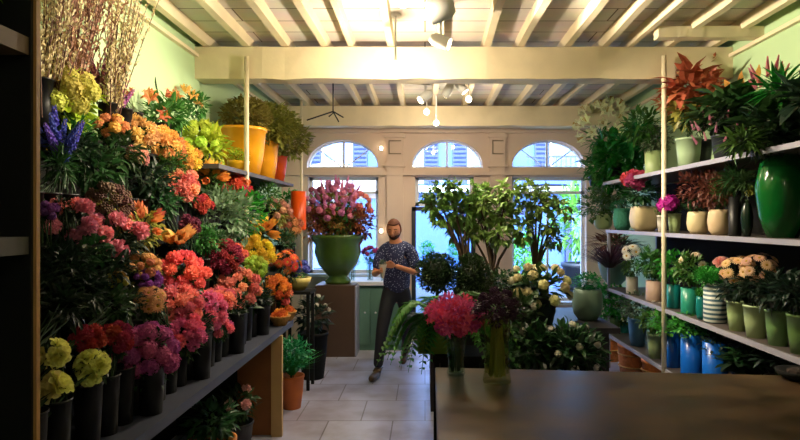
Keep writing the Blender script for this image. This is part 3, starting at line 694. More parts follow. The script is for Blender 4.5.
pot('potted_plant', 'second orange pot on the left top shelf, behind the largest', -1.72, 6.15, 2.15, .16, .4, ORP, 'taper', [('fol', 'box', 'olive', .08, 0, .58, .3, .22), ('fol', 'small', 'olive', .08, 0, .58, .33, .25)])
pot('potted_plant', 'orange pot at the far end of the left top shelf', -1.72, 6.62, 2.15, .14, .3, mat('deep_orange', (240, 90, 20), .3), 'taper', [('fol', 'small', 'olive', .12, 0, .5, .34, .26), ('fol', 'box', 'olive', .12, 0, .5, .3, .2)])
pot('small_pot', 'small orange pot low in front of the far end of the top shelf', -1.50, 6.85, 1.60, .09, .46, mat('deep_orange', (240, 90, 20), .3), 'cyl', cat='pot')
YP = mat('yellow_glaze', (235, 175, 30), .3)
pot('small_pot', 'yellow bowl on the top shelf below the orange pots', -1.68, 5.2, 2.15, .1, .1, YP, 'bowl', [('fol', 'small', 'lime', 0, 0, .14, .1, .08)])

# under the slate shelf
pot('potted_plant', 'wooden bucket with leafy plant on the floor under the slate shelf, nearest', -1.38, 3.75, 0, .15, .3, mat('cask_wood', (176, 110, 40), .6, .3, 9), 'taper', [('fol', 'broad', 'dark', 0, 0, .42, .2, .16)])
pot('potted_plant', 'dark pot of green foliage with a pale pink bloom beside the rack board', -1.40, 4.3, 0, .12, .22, BLACK, 'taper', [('fol', 'broad', 'dark', 0, 0, .36, .18, .16), ('bloom', 'ruffle', 'blush', (235, 170, 160), .1, 3, .035, (.05, -.06, .4), (.5, -.6, .5))])
pot('potted_plant', 'terracotta pot with grassy bright fern just behind the rack board', -1.22, 5.3, 0, .11, .30, mat('terracotta', (200, 110, 50), .7, .15), 'taper', [('fol', 'grass', 'bright', 0, 0, .48, .2, .2), ('fol', 'small', 'emer', 0, 0, .5, .2, .17)])
pot('potted_plant', 'dark pot with white speckled flowers in front of the brown plinth', -1.22, 6.3, 0, .16, .5, DB, 'taper', [('fol', 'broad', 'deep', 0, 0, .68, .26, .24), ('bloom', 'cluster', 'white1', (225, 215, 200), .2, 7, .03, (0, 0, .75), (.2, -.5, .8))])

# urn plinth
PLB = mat('brown_plinth', (82, 62, 48), .45, .15, 4)
t = thing('plinth', 'brown square plinth carrying the green urn', 'plinth', (-1.13, 7.5, 0))
m = MB(); m.box((0, 0, .45), (.5, .5, .90)); bevel(obj('body', m, PLB, t), .006); m = MB(); m.box((.258, 0, .44), (.016, .5, .88)); obj('side_panel', m, mat('plinth_edge', (150, 150, 165), .4), t)
UR = mat('green_glaze', (72, 100, 42), .2, .35, 6)
t = thing('urn_planter', 'big green glazed urn overflowing with pink hydrangeas and rust foliage', 'planter', (-1.13, 7.5, .9))
m = MB(); m.lathe([(.16, 0), (.17, .04), (.12, .09), (.16, .13), (.25, .25), (.3, .4), (.29, .5), (.34, .57), (.35, .6), (.35, .63), (.3, .63), (.27, .55), (.0001, .53)], 32); obj('urn', m, UR, t, smooth=True)
for k in range(5): put('foliage', getfol('small'), LG[['rust', 'brown', 'mid', 'olive', 'brown'][k]], t, (-.26+.13*k, -.05, .78+.06*(k % 2)), None, (.27, .24, .26)); put('foliage', getfol('small'), LG[['rust', 'olive', 'rust', 'mid', 'red'][k]], t, (-.26+.13*k, -.16, .82+.05*(k % 2)), None, (.17, .15, .18))
put('foliage', getfol('small'), LG['olive'], t, (-.1, .0, 1.0), None, (.34, .25, .25)); put('foliage', getfol('broad'), LG['mid'], t, (0, 0, .8), None, (.38, .3, .2))
bloom(t, 'cluster', V(-.03, -.1, 1.04), .33, V(0, -.5, .8), 30, .045, petal('urnpink', (228, 130, 175)), seed=5); bloom(t, 'spike', V(-.02, -.08, 1.08), .3, V(0, -.4, .9), 24, .085, petal('urnpink', (228, 130, 175)), seed=7)
bloom(t, 'cluster', V(-.2, -.05, 1.03), .28, V(-.3, -.5, .7), 16, .05, petal('urnmauve', (160, 70, 95)), seed=6)
bloom(t, 'cluster', V(.25, -.05, 1.03), .2, V(.4, -.5, .7), 12, .05, petal('urncoral', (230, 120, 110)), seed=8)

# white topped cabinet with glass things behind the man
TEAL = mat('teal_panel', (92, 130, 112), .5, .1)
t = thing('window_cabinet', 'teal fronted cabinet with white top under the left window', 'cabinet', (-.72, 7.88, 0))
m = MB(); m.box((0, .02, .43), (.86, .54, .86)); obj('body', m, TEAL, t); m = MB(); m.box((0, 0, .885), (.92, .62, .05)); bevel(obj('cabinet_top', m, WF, t), .006)
for k, x in enumerate((-.21, .21)):
    m = MB(); m.box((x, -.26, .45), (.4, .02, .74)); d = obj('door', m, TEAL, t); m = MB(); m.ball((x+(.14 if k == 0 else -.14), -.28, .5), .014); obj('knob', m, WF, d)
GV = glassm('vase_glass', (228, 242, 242), .12)
for k, (x, y, h, c, lab, kk) in enumerate([(-.98, 7.75, .22, (120, 60, 170), 'glass vase of violet flowers on the white cabinet top, nearest the urn', 'cluster'), (-.74, 7.8, .26, (200, 60, 120), 'glass vase of cerise flowers in the middle of the white cabinet top', 'cluster'), (-.55, 7.72, .16, (190, 215, 240), 'small glass vase of pale blue flowers behind the man', 'daisy')]):
    t = thing('glass_vase', lab, 'vase', (x, y, .91)); m = MB(); m.lathe([(.04, 0), (.05, h*.5), (.045, h*.8), (.055, h)], 16); obj('vase', m, GV, t, smooth=True)
    obj('stems', stems_mb(V(0, 0, .01), V(0, 0, h+.08), .06, 7, .02, k), STEM, t)
    bloom(t, kk, V(0, 0, h+.12), .09, V(0, -.4, .8), 7, .04, petal('vz%d' % k, c), seed=k); put('foliage', getfol('small'), LG['emer'], t, (0, 0, h+.06), None, .11)

# ================================================================== CENTRE: counter and island
CT = bpy.data.materials.new('counter_stone'); CT.use_nodes = True
nt = CT.node_tree; N = nt.nodes; L_ = nt.links; b = N['Principled BSDF']; b.inputs['Roughness'].default_value = .3; b.inputs['Specular IOR Level'].default_value = .3
tc = N.new('ShaderNodeTexCoord'); mp = N.new('ShaderNodeMapping'); mp.inputs['Scale'].default_value = (1.6, 2.2, 1); no = N.new('ShaderNodeTexNoise'); no.inputs['Scale'].default_value = 3; no.inputs['Detail'].default_value = 8
L_.new(tc.outputs['Object'], mp.inputs[0]); L_.new(mp.outputs[0], no.inputs[0]); rp = N.new('ShaderNodeValToRGB')
rp.color_ramp.elements[0].position = .35; rp.color_ramp.elements[0].color = (*lin((48, 36, 23)), 1); rp.color_ramp.elements[1].position = .7; rp.color_ramp.elements[1].color = (*lin((92, 72, 50)), 1)
L_.new(no.outputs['Fac'], rp.inputs[0]); L_.new(rp.outputs[0], b.inputs['Base Color'])
mr = N.new('ShaderNodeMapRange'); mr.inputs[3].default_value = .2; mr.inputs[4].default_value = .5; L_.new(no.outputs['Fac'], mr.inputs[0]); L_.new(mr.outputs[0], b.inputs['Roughness'])
t = thing('shop_counter', 'long brown polished counter filling the lower right', 'counter', (1, 2.1, 0))
m = MB(); z0, z1 = .85, .9; q = [(-.967, -1.1), (1.05, -1.1), (1.05, .94), (-.944, 1.12)]
m.add([(x, y, z0) for x, y in q]+[(x, y, z1) for x, y in q], [(3, 2, 1, 0), (4, 5, 6, 7)]+[(i, (i+1) % 4, 4+(i+1) % 4, 4+i) for i in range(4)]); bevel(obj('worktop', m, CT, t), .006)
m = MB(); m.box((.05, -.03, .425), (1.9, 1.95, .85)); obj('body', m, mat('counter_body', (58, 44, 34), .5), t)
# pink bouquet
t = thing('flower_vase', 'clear vase of cerise pink blossoms at the left corner of the counter', 'vase', (.165, 3.07, .9))
m = MB(); m.lathe([(.045, 0), (.05, .01), (.042, .06), (.052, .18), (.066, .22), (.062, .22), (.048, .18), (.038, .06), (.04, .015), (.0001, .012)], 20); obj('vase', m, GV, t, smooth=True)
m = MB(); m.lathe([(.0001, .013), (.038, .014), (.036, .06), (.043, .13), (.0001, .13)], 16); obj('water', m, glassm('water', (238, 242, 232), .1), t)
obj('stems', stems_mb(V(0, 0, .02), V(0, 0, .27), .09, 16, .025, 5), STEM, t); put('foliage', getfol('broad'), LG['deep'], t, (0, 0, .25), None, (.1, .1, .07))
bloom(t, 'lily', V(0, 0, .31), .145, V(0, -.35, 1), 36, .036, petal('cerise', (246, 84, 150)), seed=3, spread=1.15, flat=.6, cent=petal('cerise', (246, 84, 150)))
bloom(t, 'ruffle', V(0, 0, .29), .105, V(0, -.35, 1), 16, .045, petal('cerise2', (235, 64, 135)), seed=9, spread=1.2, flat=.6)
# dark vase
t = thing('flower_vase', 'tall green glass vase of dark purple foliage right of the pink blossoms', 'vase', (.365, 2.93, .9))
m = MB(); m.lathe([(.07, 0), (.072, .01), (.066, .05), (.06, .2), (.075, .3), (.082, .33), (.077, .33), (.056, .2), (.06, .05), (.0001, .02)], 22); obj('vase', m, glassm('olive_glass', (236, 240, 212), .12), t, smooth=True)
obj('stems', stems_mb(V(0, 0, .03), V(0, 0, .32), .06, 44, .04, 6), mat('dry_stem', (165, 160, 80), .6), t)
put('foliage', getfol('small'), LG['purple'], t, (0, 0, .37), None, (.14, .14, .09)); bloom(t, 'berry', V(0, 0, .38), .1, V(0, -.3, 1), 14, .028, petal('darkpurple', (66, 30, 66)), seed=2)
t = thing('counter_dish', 'low dark dish at the far right corner of the counter', 'dish', (1.93, 2.98, .9)); m = MB(); m.lathe([(.06, 0), (.1, .02), (.11, .045), (.1, .045), (.05, .015), (.0001, .012)], 20); obj('dish', m, DB, t, smooth=True)
m = MB(); m.ball((0, 0, .035), .06, sz=.4); obj('stones', m, SOIL, t)

# fern in a striped green box behind the counter
t = thing('plant_stool', 'low dark stool behind the counter carrying the fern box', 'stool', (.22, 3.85, 0))
m = MB(); m.box((0, 0, .83), (.34, .34, .04)); obj('stool_top', m, DB, t); m = MB(); m.box((0, 0, .42), (.24, .24, .78)); obj('body', m, DB, t)
for sx in (-1, 1):
    for sy in (-1, 1): m = MB(); m.box((sx*.145, sy*.145, .405), (.03, .03, .81)); obj('leg', m, DB, t)
t = thing('fern', 'arching fern in a yellow green box behind the counter corner', 'fern', (.09, 3.85, .85))
m = MB(); m.box((0, 0, .09), (.27, .2, .18)); 
for k in range(3): m.box((0, 0, .03+.06*k), (.28, .21, .02))
obj('box', m, mat('lime_box', (135, 160, 60), .5), t)
fr = random.Random(5)
for k in range(20):
    a = 2*PI*k/20+fr.uniform(-.15, .15); Lf = fr.uniform(.42, .6)*(.72 if math.cos(a) < -.2 else 1); rise = fr.uniform(.02, .2); m = MB(); pts = []
    for i in range(9):
        s = i/8; pts.append(V(math.cos(a)*Lf*s, math.sin(a)*Lf*s*.55, .19+rise*math.sin(s*PI*.8)*1.3-.34*s*s*s))
    m.tube(pts, .004, .002, 4)
    for i in range(1, 25):
        s = i/25; j = min(7, int(s*8)); p = pts[j].lerp(pts[j+1], s*8-j); d = (pts[j+1]-pts[j]).normalized(); sd = d.cross(UP).normalized()
        w = .11*math.sin(PI*min(1, s*.85+.12))
        for sg in (-1, 1): m.leaf(p, sd*sg+d*.45, UP, w, .034, .15, ts=(0, .4, 1), ws=(.6, 1, .05))
    obj('frond', m, LG['mid'] if k % 3 else LG['bright'], t)

# display island
ISL = mat('island_wood', (34, 28, 26), .5, .2)
t = thing('display_table', 'dark display table in the middle of the shop under the potted trees', 'table', (.85, 5.7, 0))
m = MB(); m.box((0, 0, .74), (1.75, 1.2, .05)); obj('table_top', m, ISL, t); m = MB(); m.box((0, 0, .36), (1.6, 1.05, .715)); obj('body', m, ISL, t)
TT = .765
def topiary(name, label, px, py, Y, r, cone=False):
    r *= 1.15; P = at(px, py, Y); h = .2
    t = thing(name, label, 'topiary', (P.x, P.y, TT)); m = MB(); m.lathe(pot_prof(.12, h), 20); obj('pot', m, DKF, t, smooth=True)
    m = MB(); m.tube([(0, 0, h*.5), (0, 0, P.z-TT)], .015); obj('trunk', m, STEM, t)
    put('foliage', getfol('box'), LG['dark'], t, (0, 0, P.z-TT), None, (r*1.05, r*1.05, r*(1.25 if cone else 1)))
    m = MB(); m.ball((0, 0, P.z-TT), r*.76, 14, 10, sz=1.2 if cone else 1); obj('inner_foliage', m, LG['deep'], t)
topiary('box_topiary', 'round dark clipped box ball beside the man', 437, 273, 5.28, .165)
topiary('box_topiary', 'dark clipped box cone right of the round ball', 471, 279, 5.22, .16, True)
def tree(label, px, Y, potr, ph, z0, crowns, leaf, seed, pm, lean=0, L=.095):
    r = random.Random(seed); X = (px-425)/F*Y
    t = thing('potted_tree', label, 'potted tree', (X, Y, z0))
    m = MB(); m.lathe(pot_prof(potr, ph), 24); obj('pot', m, pm, t, smooth=True); m = MB(); m.lathe([(potr*.89, ph*.85), (.0001, ph*.87)], 16); obj('soil', m, SOIL, t)
    tk = MB(); fo = MB()
    for (cx, cy, cr) in crowns:
        C = at(cx, cy, Y)-V(X, Y, z0); C.y += r.uniform(-.15, .15)
        tk.tube([(r.uniform(-.03, .03), 0, ph*.8), (C.x*.25, C.y*.3, ph+(C.z-ph)*.45), (C.x*.7, C.y*.7, C.z*.9), C], .018, .006, 6)
        for k in range(int(46*(cr/16)**1.5)):
            d = rdir(r); p = C+d*(cr*Y/F)*r.uniform(.3, 1); tk.tube([C+(p-C)*.2, p], .003, .002, 3)
            for j in range(4): fo.leaf(p, d+rdir(r)*.8+V(0, 0, -.1), UP+rdir(r)*.6, L*r.uniform(.6, 1.1), L*.45, .35)
    obj('trunk', tk, mat('bark', (88, 70, 52), .8), t); obj('foliage', fo, LG[leaf], t); return t
DKP = mat('brown_pot', (74, 58, 44), .5)
tree('slender fig tree with lance leaves, crown over the shop door', 468, 5.75, .15, .28, TT, [(447, 192, 15), (432, 196, 9), (462, 212, 14), (440, 215, 9), (470, 195, 12), (455, 228, 9), (432, 206, 9)], 'fig', 1, DKP)
tree('leafy fig tree in the middle of the display table', 492, 5.9, .16, .3, TT, [(490, 200, 18), (505, 215, 16), (480, 222, 13), (510, 195, 14), (498, 235, 11), (478, 205, 13), (520, 230, 12), (470, 235, 9)], 'fig', 2, DKP)
tree('leafy small tree right of the fig, before the right window', 535, 6.1, .15, .28, TT, [(535, 205, 15), (548, 195, 12), (525, 215, 12), (560, 210, 12), (545, 225, 10), (528, 192, 11), (550, 238, 10)], 'fig', 3, DKP, L=.08)
t = pot('urn_planter', 'brown footed bowl between the box cone and the cream hydrangeas', .72, 5.42, TT, .16, .3, DKP, 'bowl', [('fol', 'small', 'dark', 0, 0, .38, .18, .13)])
pot('potted_plant', 'cream hydrangea in a dark pot, front of the display table', 1.06, 5.3, TT, .15, .26, DKF, 'taper', [('fol', 'broad', 'dark', 0, 0, .33, .32, .26), ('bloom', 'hydr', 'cream', (236, 226, 160), .27, 18, .048, (0, 0, .33), (0, -.4, 1))])
pot('potted_plant', 'pale hydrangea left of the fuller cream one on the display table', .90, 5.42, TT, .12, .22, DKF, 'taper', [('fol', 'broad', 'dark', 0, 0, .30, .22, .22), ('bloom', 'hydr', 'cream2', (230, 222, 185), .18, 7, .042, (0, 0, .36), (-.3, -.4, 1))])
# plants on the floor in front of the island
for k, (x, y, r, h, lf, lab, bl) in enumerate([
    (.90, 4.78, .24, .42, 'deep', 'dark leafy shrub on the floor before the display table, left one', None),
    (1.18, 4.72, .25, .42, 'deep', 'dark leafy shrub with white blossoms on the floor before the display table', (230, 225, 205)),
    (1.38, 4.98, .2, .42, 'dark', 'dark leafy shrub on the floor nearest the orange brown floor baskets', None),
    (.64, 4.72, .2, .36, 'dark', 'dark leafy shrub on the floor behind the fern', None)]):
    pl = [('fol', 'broad', lf, 0, 0, h+r*.7, r*1.15, r*1.3), ('fol', 'broad', 'dark', 0, 0, h+r*1.1, r, r)]
    if bl: pl.append(('bloom', 'cluster', 'whb', bl, r, 9, .035, (0, 0, h+r), (0, -.7, .6)))
    pot('potted_shrub', lab, x, y, 0, .15, h, DKF, 'taper', pl, cat='potted shrub')
pot('potted_plant', 'tall white flowering shrub at the left of the dark shrubs', .80, 5.0, 0, .14, .6, DKF, 'taper', [('fol', 'broad', 'dark', 0, 0, .85, .25, .3), ('bloom', 'cluster', 'whb2', (215, 205, 180), .25, 7, .035, (0, 0, .9), (-.1, -.7, .6))])
GGP = mat('grey_green_pot', (120, 145, 125), .45, .15)
pot('large_pot', 'rounded grey green pot at the end of the display table by the right rack', 1.56, 5.55, TT, .145, .30, GGP, 'round', [('fol', 'small', 'emer', .0, 0, .36, .16, .1)], cat='pot')

# ================================================================== RIGHT RACK
SH = mat('grey_metal_shelf', (86, 78, 74), .4, .1, 6); SHE = mat('shelf_edge', (158, 156, 168), .4)
rr = thing('display_rack', 'grey metal shelf rack along the right wall', 'rack', (2.4, 4.4, 0))
SZ = [.41, .94, 1.61, 2.17]
for z in SZ:
    y1 = 6.75 if z < 2 else 6.9; y0 = 1.6
    m = MB(); m.box((.03, (y0+y1)/2-4.4, z-.02), (.6, y1-y0, .03)); sh = obj('shelf', m, SH, rr)
    m = MB(); m.box((-.28, (y0+y1)/2-4.4, z-.02), (.02, y1-y0, .034)); obj('shelf_edge', m, SHE, sh)
m = MB(); m.box((.335, -.25, 1.06), (.02, 5.1, 2.12)); obj('back_panel', m, DB, rr)  # dark sheet added over the mint wall to keep the gaps behind pots dark
for y in (1.7, 3.3, 6.7):
    m = MB(); m.box((.30, y-4.4, 1.35), (.04, .04, 2.7)); obj('upright', m, SHE, rr)
m = MB(); m.box((-.26, 6.73-4.4, .8), (.03, .03, 1.6)); obj('upright', m, SHE, rr)
def rp_(px, X=2.27): return X/((px-425)/F)
def RP(px0, px1, ytop, si, pm, kind, label, plant=None, X=None, name='potted_plant', cat='potted plant', sq=0, wob=0, group=None):
    """pot on right shelf si: spans px0..px1, rim at ytop"""
    pc = (px0+px1)/2; X = X or 2.28; Y = rp_(pc, X); r = (px1-px0)/2*Y/F*.97; z = SZ[si] if si >= 0 else 0
    r = min(r, .2); h = max(.05, 1.72-(ytop-220)/F*Y-z)
    if si >= 0: z -= .005-.0
    pl = []
    for q in plant or []:
        q = list(q)
        if q[0] == 'fol':  # kind, leaf, px, py, Rx, Rz in pixels
            C = at(q[3], q[4], Y); q[5] *= 1.2; q[6] *= 1.15; Rx = min(q[5]*Y/F, .4); ex = Rx*(1.13 if q[1] != 'grass' else 1.6)-(XR-.015-C.x)
            if ex > 0: C = at(q[3], q[4], (C.x-ex)/((q[3]-425)/F))
            pl.append(('fol', q[1], q[2], C.x-X, C.y-Y, C.z-z, Rx, min(q[6]*Y/F, .36)))
        else:              # head, cname, colour, px, py, R, n, hr
            C = at(q[4], q[5], Y); pl.append(('bloom', q[1], q[2], q[3], q[6]*Y/F, q[7], q[8]*Y/F, (C.x-X, -.02, C.z-z), (-.4, -.5, .75)))
    return pot(name, label, X, Y, z, r, h, pm, kind, pl, cat, sq, group or ('pots on the right rack' if name == 'potted_plant' else None), wob)
CRM = mat('cream_pot', (214, 196, 150), .45, .12); GRN = mat('pale_green_pot', (168, 190, 130), .4, .15); TL = mat('teal_pot', (20, 120, 115), .3, .2); BLU = mat('blue_pot', (20, 95, 190), .25, .25)
LBL = mat('light_blue_pot', (90, 145, 185), .35, .2); WHT = mat('white_pot', (215, 208, 190), .4); PNK = mat('pinkish_pot', (190, 160, 140), .5); MGR = mat('mid_green_pot', (116, 154, 96), .4, .2); BGR = mat('bottle_green', (14, 90, 34), .12, .4, 4)
# --- top shelf, far to near
RP(604, 634, 168, 3, DKF, 'taper', 'big dense green plant at the far end of the right top shelf', [('fol', 'small', 'emer', 620, 165, 34, 26), ('fol', 'broad', 'emer', 618, 155, 38, 34), ('fol', 'broad', 'mid', 600, 168, 20, 22), ('fol', 'broad', 'emer', 636, 140, 22, 22)], X=2.36)
RP(588, 602, 172, 3, DKF, 'taper', 'pale yellow lilies rising at the far end of the right top shelf', [('fol', 'long', 'mid', 600, 140, 18, 20), ('lily', 'lily', 'paleyel', (250, 248, 190), 600, 122, 26, 18, 8)], X=2.22)
RP(645, 664, 151, 3, GRN, 'cyl', 'pale green cylinder pot on the top shelf behind the cream pole', [('fol', 'small', 'grey', 655, 140, 16, 14), ('fol', 'broad', 'mid', 640, 125, 18, 20)], X=2.3)
RP(676, 701, 138, 3, mat('mint_pot', (165, 190, 150), .4), 'taper', 'pale mint pot right of the cream pole on the top shelf', [('fol', 'big', 'olive', 683, 112, 20, 22), ('fol', 'broad', 'dark', 695, 118, 22, 16)], X=2.3)
RP(690, 712, 140, 3, DKF, 'taper', 'rust brown magnolia leaved plant towering beside the cream pole', [('fol', 'big', 'rust', 690, 84, 34, 28), ('fol', 'broad', 'rust', 695, 92, 30, 22), ('fol', 'broad', 'olive', 690, 110, 26, 18), ('fol', 'broad', 'rust', 678, 98, 22, 15), ('fol', 'big', 'rust', 708, 68, 12, 16)], X=2.5)
RP(712, 740, 135, 3, DKF, 'taper', 'dark leaved plant with pink flower spikes on the right top shelf', [('fol', 'broad', 'dark', 724, 112, 36, 22), ('fol', 'big', 'dark', 728, 100, 38, 28), ('fol', 'long', 'deep', 720, 118, 30, 18), ('b', 'spike', 'pinksp', (205, 120, 150), 716, 130, 24, 16, 5)], X=2.32)
RP(735, 760, 125, 3, BLACK, 'taper', 'plant with big ochre spathes on the right top shelf', [('fol', 'big', 'dark', 745, 108, 30, 26), ('b', 'spathe', 'ochre2', (205, 140, 50), 744, 82, 14, 3, 7)], X=2.5)
RP(764, 786, 120, 3, BLACK, 'taper', 'pink red flowering bromeliad high on the right top shelf', [('fol', 'long', 'emer', 780, 92, 34, 30), ('b', 'spike', 'pinkred', (205, 105, 120), 768, 78, 18, 11, 7)], X=2.5)
RP(768, 800, 126, 3, BLACK, 'taper', 'dark green large leaved plant at the right edge of the top shelf', [('fol', 'big', 'dark', 770, 118, 40, 34), ('fol', 'broad', 'deep', 775, 128, 42, 26), ('fol', 'long', 'mid', 745, 140, 34, 22), ('fol', 'big', 'mid', 796, 105, 26, 26)], X=2.28)
RP(806, 836, 110, 3, BLACK, 'taper', 'dark plant cut by the right edge of the picture on the top shelf', [('fol', 'big', 'deep', 812, 100, 40, 40)], X=2.3)
# --- middle shelf
RP(594, 612, 214, 2, GRN, 'round', 'variegated plant at the far end of the middle shelf', [('fol', 'broad', 'grey', 612, 192, 22, 20), ('fol', 'small', 'mid', 598, 205, 18, 16)], X=2.2)
RP(613, 632, 208, 2, mat('teal_knit', (50, 125, 100), .8, .3, 50, bump=.6), 'round', 'teal textured ball pot left of the cream square pot', [('fol', 'tiny', 'emer', 622, 207, 10, 6)], X=2.24)
RP(631, 658, 206, 2, CRM, 'round', 'big cream square sided pot on the middle shelf with pink bloom', [('fol', 'broad', 'dark', 642, 193, 22, 14), ('b', 'ruffle', 'reddpink', (215, 70, 110), 635, 181, 9, 6, 6)], X=2.26, sq=2)
RP(657, 667, 215, 2, WHT, 'taper', 'small white pot behind the pole on the middle shelf', [('fol', 'small', 'mid', 662, 208, 8, 7)], X=2.22)
RP(668, 681, 213, 2, GRN, 'taper', 'small olive green pot with magenta ball bloom beside the pole', [('fol', 'small', 'dark', 674, 207, 10, 7), ('b', 'hydr', 'hotmag', (205, 20, 140), 667, 205, 3, 2, 9)], X=2.22)
RP(687, 710, 211, 2, CRM, 'round', 'round cream pot on the middle shelf, left of two', [('fol', 'small', 'brown', 700, 188, 20, 22), ('fol', 'broad', 'dark', 696, 205, 12, 7)], X=2.25)
RP(708, 731, 209, 2, mat('blush_pot', (216, 190, 150), .45, .15), 'round', 'round blush cream pot on the middle shelf, right of two', [('fol', 'small', 'brown', 716, 190, 16, 18), ('fol', 'small', 'mid', 722, 192, 12, 14)], X=2.25)
RP(729, 741, 196, 2, BLACK, 'cyl', 'narrow black vase on the middle shelf', [('fol', 'long', 'dark', 734, 180, 22, 20)], X=2.24)
RP(741, 753, 203, 2, mat('smoked_green', (26, 44, 34), .2), 'vase', 'smoked green bottle vase beside the narrow black one', [('b', 'tulip', 'lemon', (200, 205, 90), 750, 192, 3, 3, 5), ('fol', 'long', 'dark', 745, 182, 18, 16)], X=2.26)
RP(757, 808, 152, 2, BGR, 'vase', 'large bottle green glazed vase at the right edge of the middle shelf', [('fol', 'long', 'dark', 780, 142, 40, 20)], X=2.32, name='large_vase', cat='vase')
t = tag(obj('wooden_tray', (lambda m: (m.box((0, 0, .008), (.26, .62, .016)), m)[1])(MB()), CE, loc=(2.26, 3.95, 1.605)), 'x', 'tray') if 0 else None
# --- lower shelf
RP(598, 631, 260, 1, mat('stone_bowl', (110, 135, 130), .6, .2, 12, bump=.2), 'bowl', 'big grey green bowl at the far end of the lower shelf with spiky dark leaves', [('fol', 'long', 'brown', 612, 244, 30, 18), ('fol', 'grass', 'purple', 610, 248, 26, 18), ('fol', 'long', 'dark', 622, 246, 22, 14)], X=2.32)
RP(626, 638, 276, 1, WHT, 'cyl', 'small white pot with white orchid on the lower shelf', [('fol', 'small', 'mid', 632, 268, 10, 9), ('b', 'daisy', 'whorch', (235, 232, 215), 631, 252, 8, 7, 4.5)], X=2.22)
RP(646, 663, 280, 1, PNK, 'cyl', 'pinkish cylinder pot with tall green plant on the lower shelf', [('fol', 'broad', 'mid', 652, 262, 16, 16), ('fol', 'small', 'mid', 655, 268, 12, 12)], X=2.24)
RP(667, 680, 284, 1, TL, 'cyl', 'teal glazed pot on the lower shelf, left of two', [('fol', 'broad', 'bright', 673, 266, 16, 16)], X=2.22)
RP(681, 698, 287, 1, mat('teal_pot2', (40, 140, 115), .3, .2), 'cyl', 'teal glazed pot on the lower shelf, right of two', [('fol', 'broad', 'mid', 688, 268, 16, 18), ('b', 'daisy', 'paleb', (220, 200, 170), 692, 262, 12, 4, 4)], X=2.22)
RP(696, 706, 296, 1, TL, 'round', 'tiny teal ball vase left of the striped pot', [('fol', 'small', 'bright', 701, 292, 5, 4)], X=2.18)
STR = bpy.data.materials.new('striped_glaze'); STR.use_nodes = True; nt = STR.node_tree; wv = nt.nodes.new('ShaderNodeTexWave'); wv.bands_direction = 'Z'; wv.inputs['Scale'].default_value = 9
tc = nt.nodes.new('ShaderNodeTexCoord'); cr = nt.nodes.new('ShaderNodeValToRGB'); cr.color_ramp.elements[0].color = (*lin((60, 95, 110)), 1); cr.color_ramp.elements[1].color = (*lin((205, 210, 200)), 1); cr.color_ramp.interpolation = 'CONSTANT'; cr.color_ramp.elements[1].position = .5
nt.links.new(tc.outputs['Object'], wv.inputs[0]); nt.links.new(wv.outputs[0], cr.inputs[0]); nt.links.new(cr.outputs[0], nt.nodes['Principled BSDF'].inputs['Base Color'])
RP(704, 726, 282, 1, STR, 'cyl', 'blue and white striped pot with grassy plant on the lower shelf', [('fol', 'grass', 'bright', 712, 272, 18, 15), ('b', 'rose', 'rosep', (235, 160, 150), 719, 261, 2, 1, 6), ('fol', 'small', 'bright', 708, 276, 13, 10)], X=2.23)
RP(727, 747, 300, 1, GRN, 'taper', 'pale green pot with apricot blossoms right of the striped pot', [('fol', 'broad', 'deep', 737, 285, 20, 18), ('b', 'daisy', 'aprb', (235, 180, 130), 735, 270, 16, 14, 5)], X=2.22)
RP(744, 768, 304, 1, mat('pale_green_pot2', (176, 196, 142), .4, .15), 'taper', 'second pale green pot of apricot blossoms', [('fol', 'broad', 'deep', 756, 286, 22, 18), ('b', 'daisy', 'aprb2', (238, 190, 150), 756, 268, 17, 14, 5)], X=2.22)
RP(766, 790, 309, 1, MGR, 'taper', 'mid green pot with dark leaves on the lower shelf', [('fol', 'broad', 'deep', 776, 290, 24, 22)], X=2.22)
RP(788, 816, 313, 1, mat('mid_green_pot2', (100, 132, 72), .4, .2), 'taper', 'green pot cut by the right edge on the lower shelf', [('fol', 'broad', 'deep', 796, 292, 24, 22)], X=2.22)
# --- bottom shelf
RP(603, 621, 316, 0, MGR, 'taper', 'bright green leafy plant at the far end of the bottom shelf', [('fol', 'small', 'bright', 610, 302, 20, 16), ('fol', 'broad', 'bright', 604, 296, 16, 14)], X=2.2)
RP(620, 630, 322, 0, TL, 'cyl', 'narrow teal pot behind the light blue one on the bottom shelf', [('fol', 'small', 'mid', 624, 312, 12, 12)], X=2.34)
RP(628, 647, 317, 0, LBL, 'taper', 'light blue pot on the bottom shelf', [('fol', 'small', 'grey', 636, 306, 16, 13)], X=2.23)
RP(647, 662, 333, 0, GRN, 'taper', 'small green pot between light blue and royal blue pots', [('fol', 'broad', 'mid', 652, 320, 15, 14), ('b', 'daisy', 'whs', (230, 225, 205), 655, 308, 8, 3, 4)], X=2.19)
RP(662, 681, 330, 0, BLU, 'cyl', 'royal blue pot on the bottom shelf, farthest of three', [('fol', 'small', 'bright', 670, 322, 20, 13)], X=2.22)
RP(681, 703, 333, 0, BLU, 'cyl', 'royal blue pot on the bottom shelf, middle of three', [('fol', 'small', 'bright', 690, 325, 18, 12)], X=2.22)
RP(703, 727, 341, 0, BLU, 'cyl', 'royal blue pot on the bottom shelf, nearest of three', [('fol', 'broad', 'deep', 716, 345, 15, 12)], X=2.22)
RP(733, 760, 372, 0, BLACK, 'taper', 'dark leafy plant with pale veins behind the counter, left one', [('fol', 'big', 'deep', 740, 362, 28, 16), ('fol', 'broad', 'dark', 745, 358, 20, 12)], X=2.28)
RP(765, 792, 376, 0, BLACK, 'taper', 'dark leafy plant behind the counter, right one', [('fol', 'big', 'deep', 780, 360, 30, 18)], X=2.28)
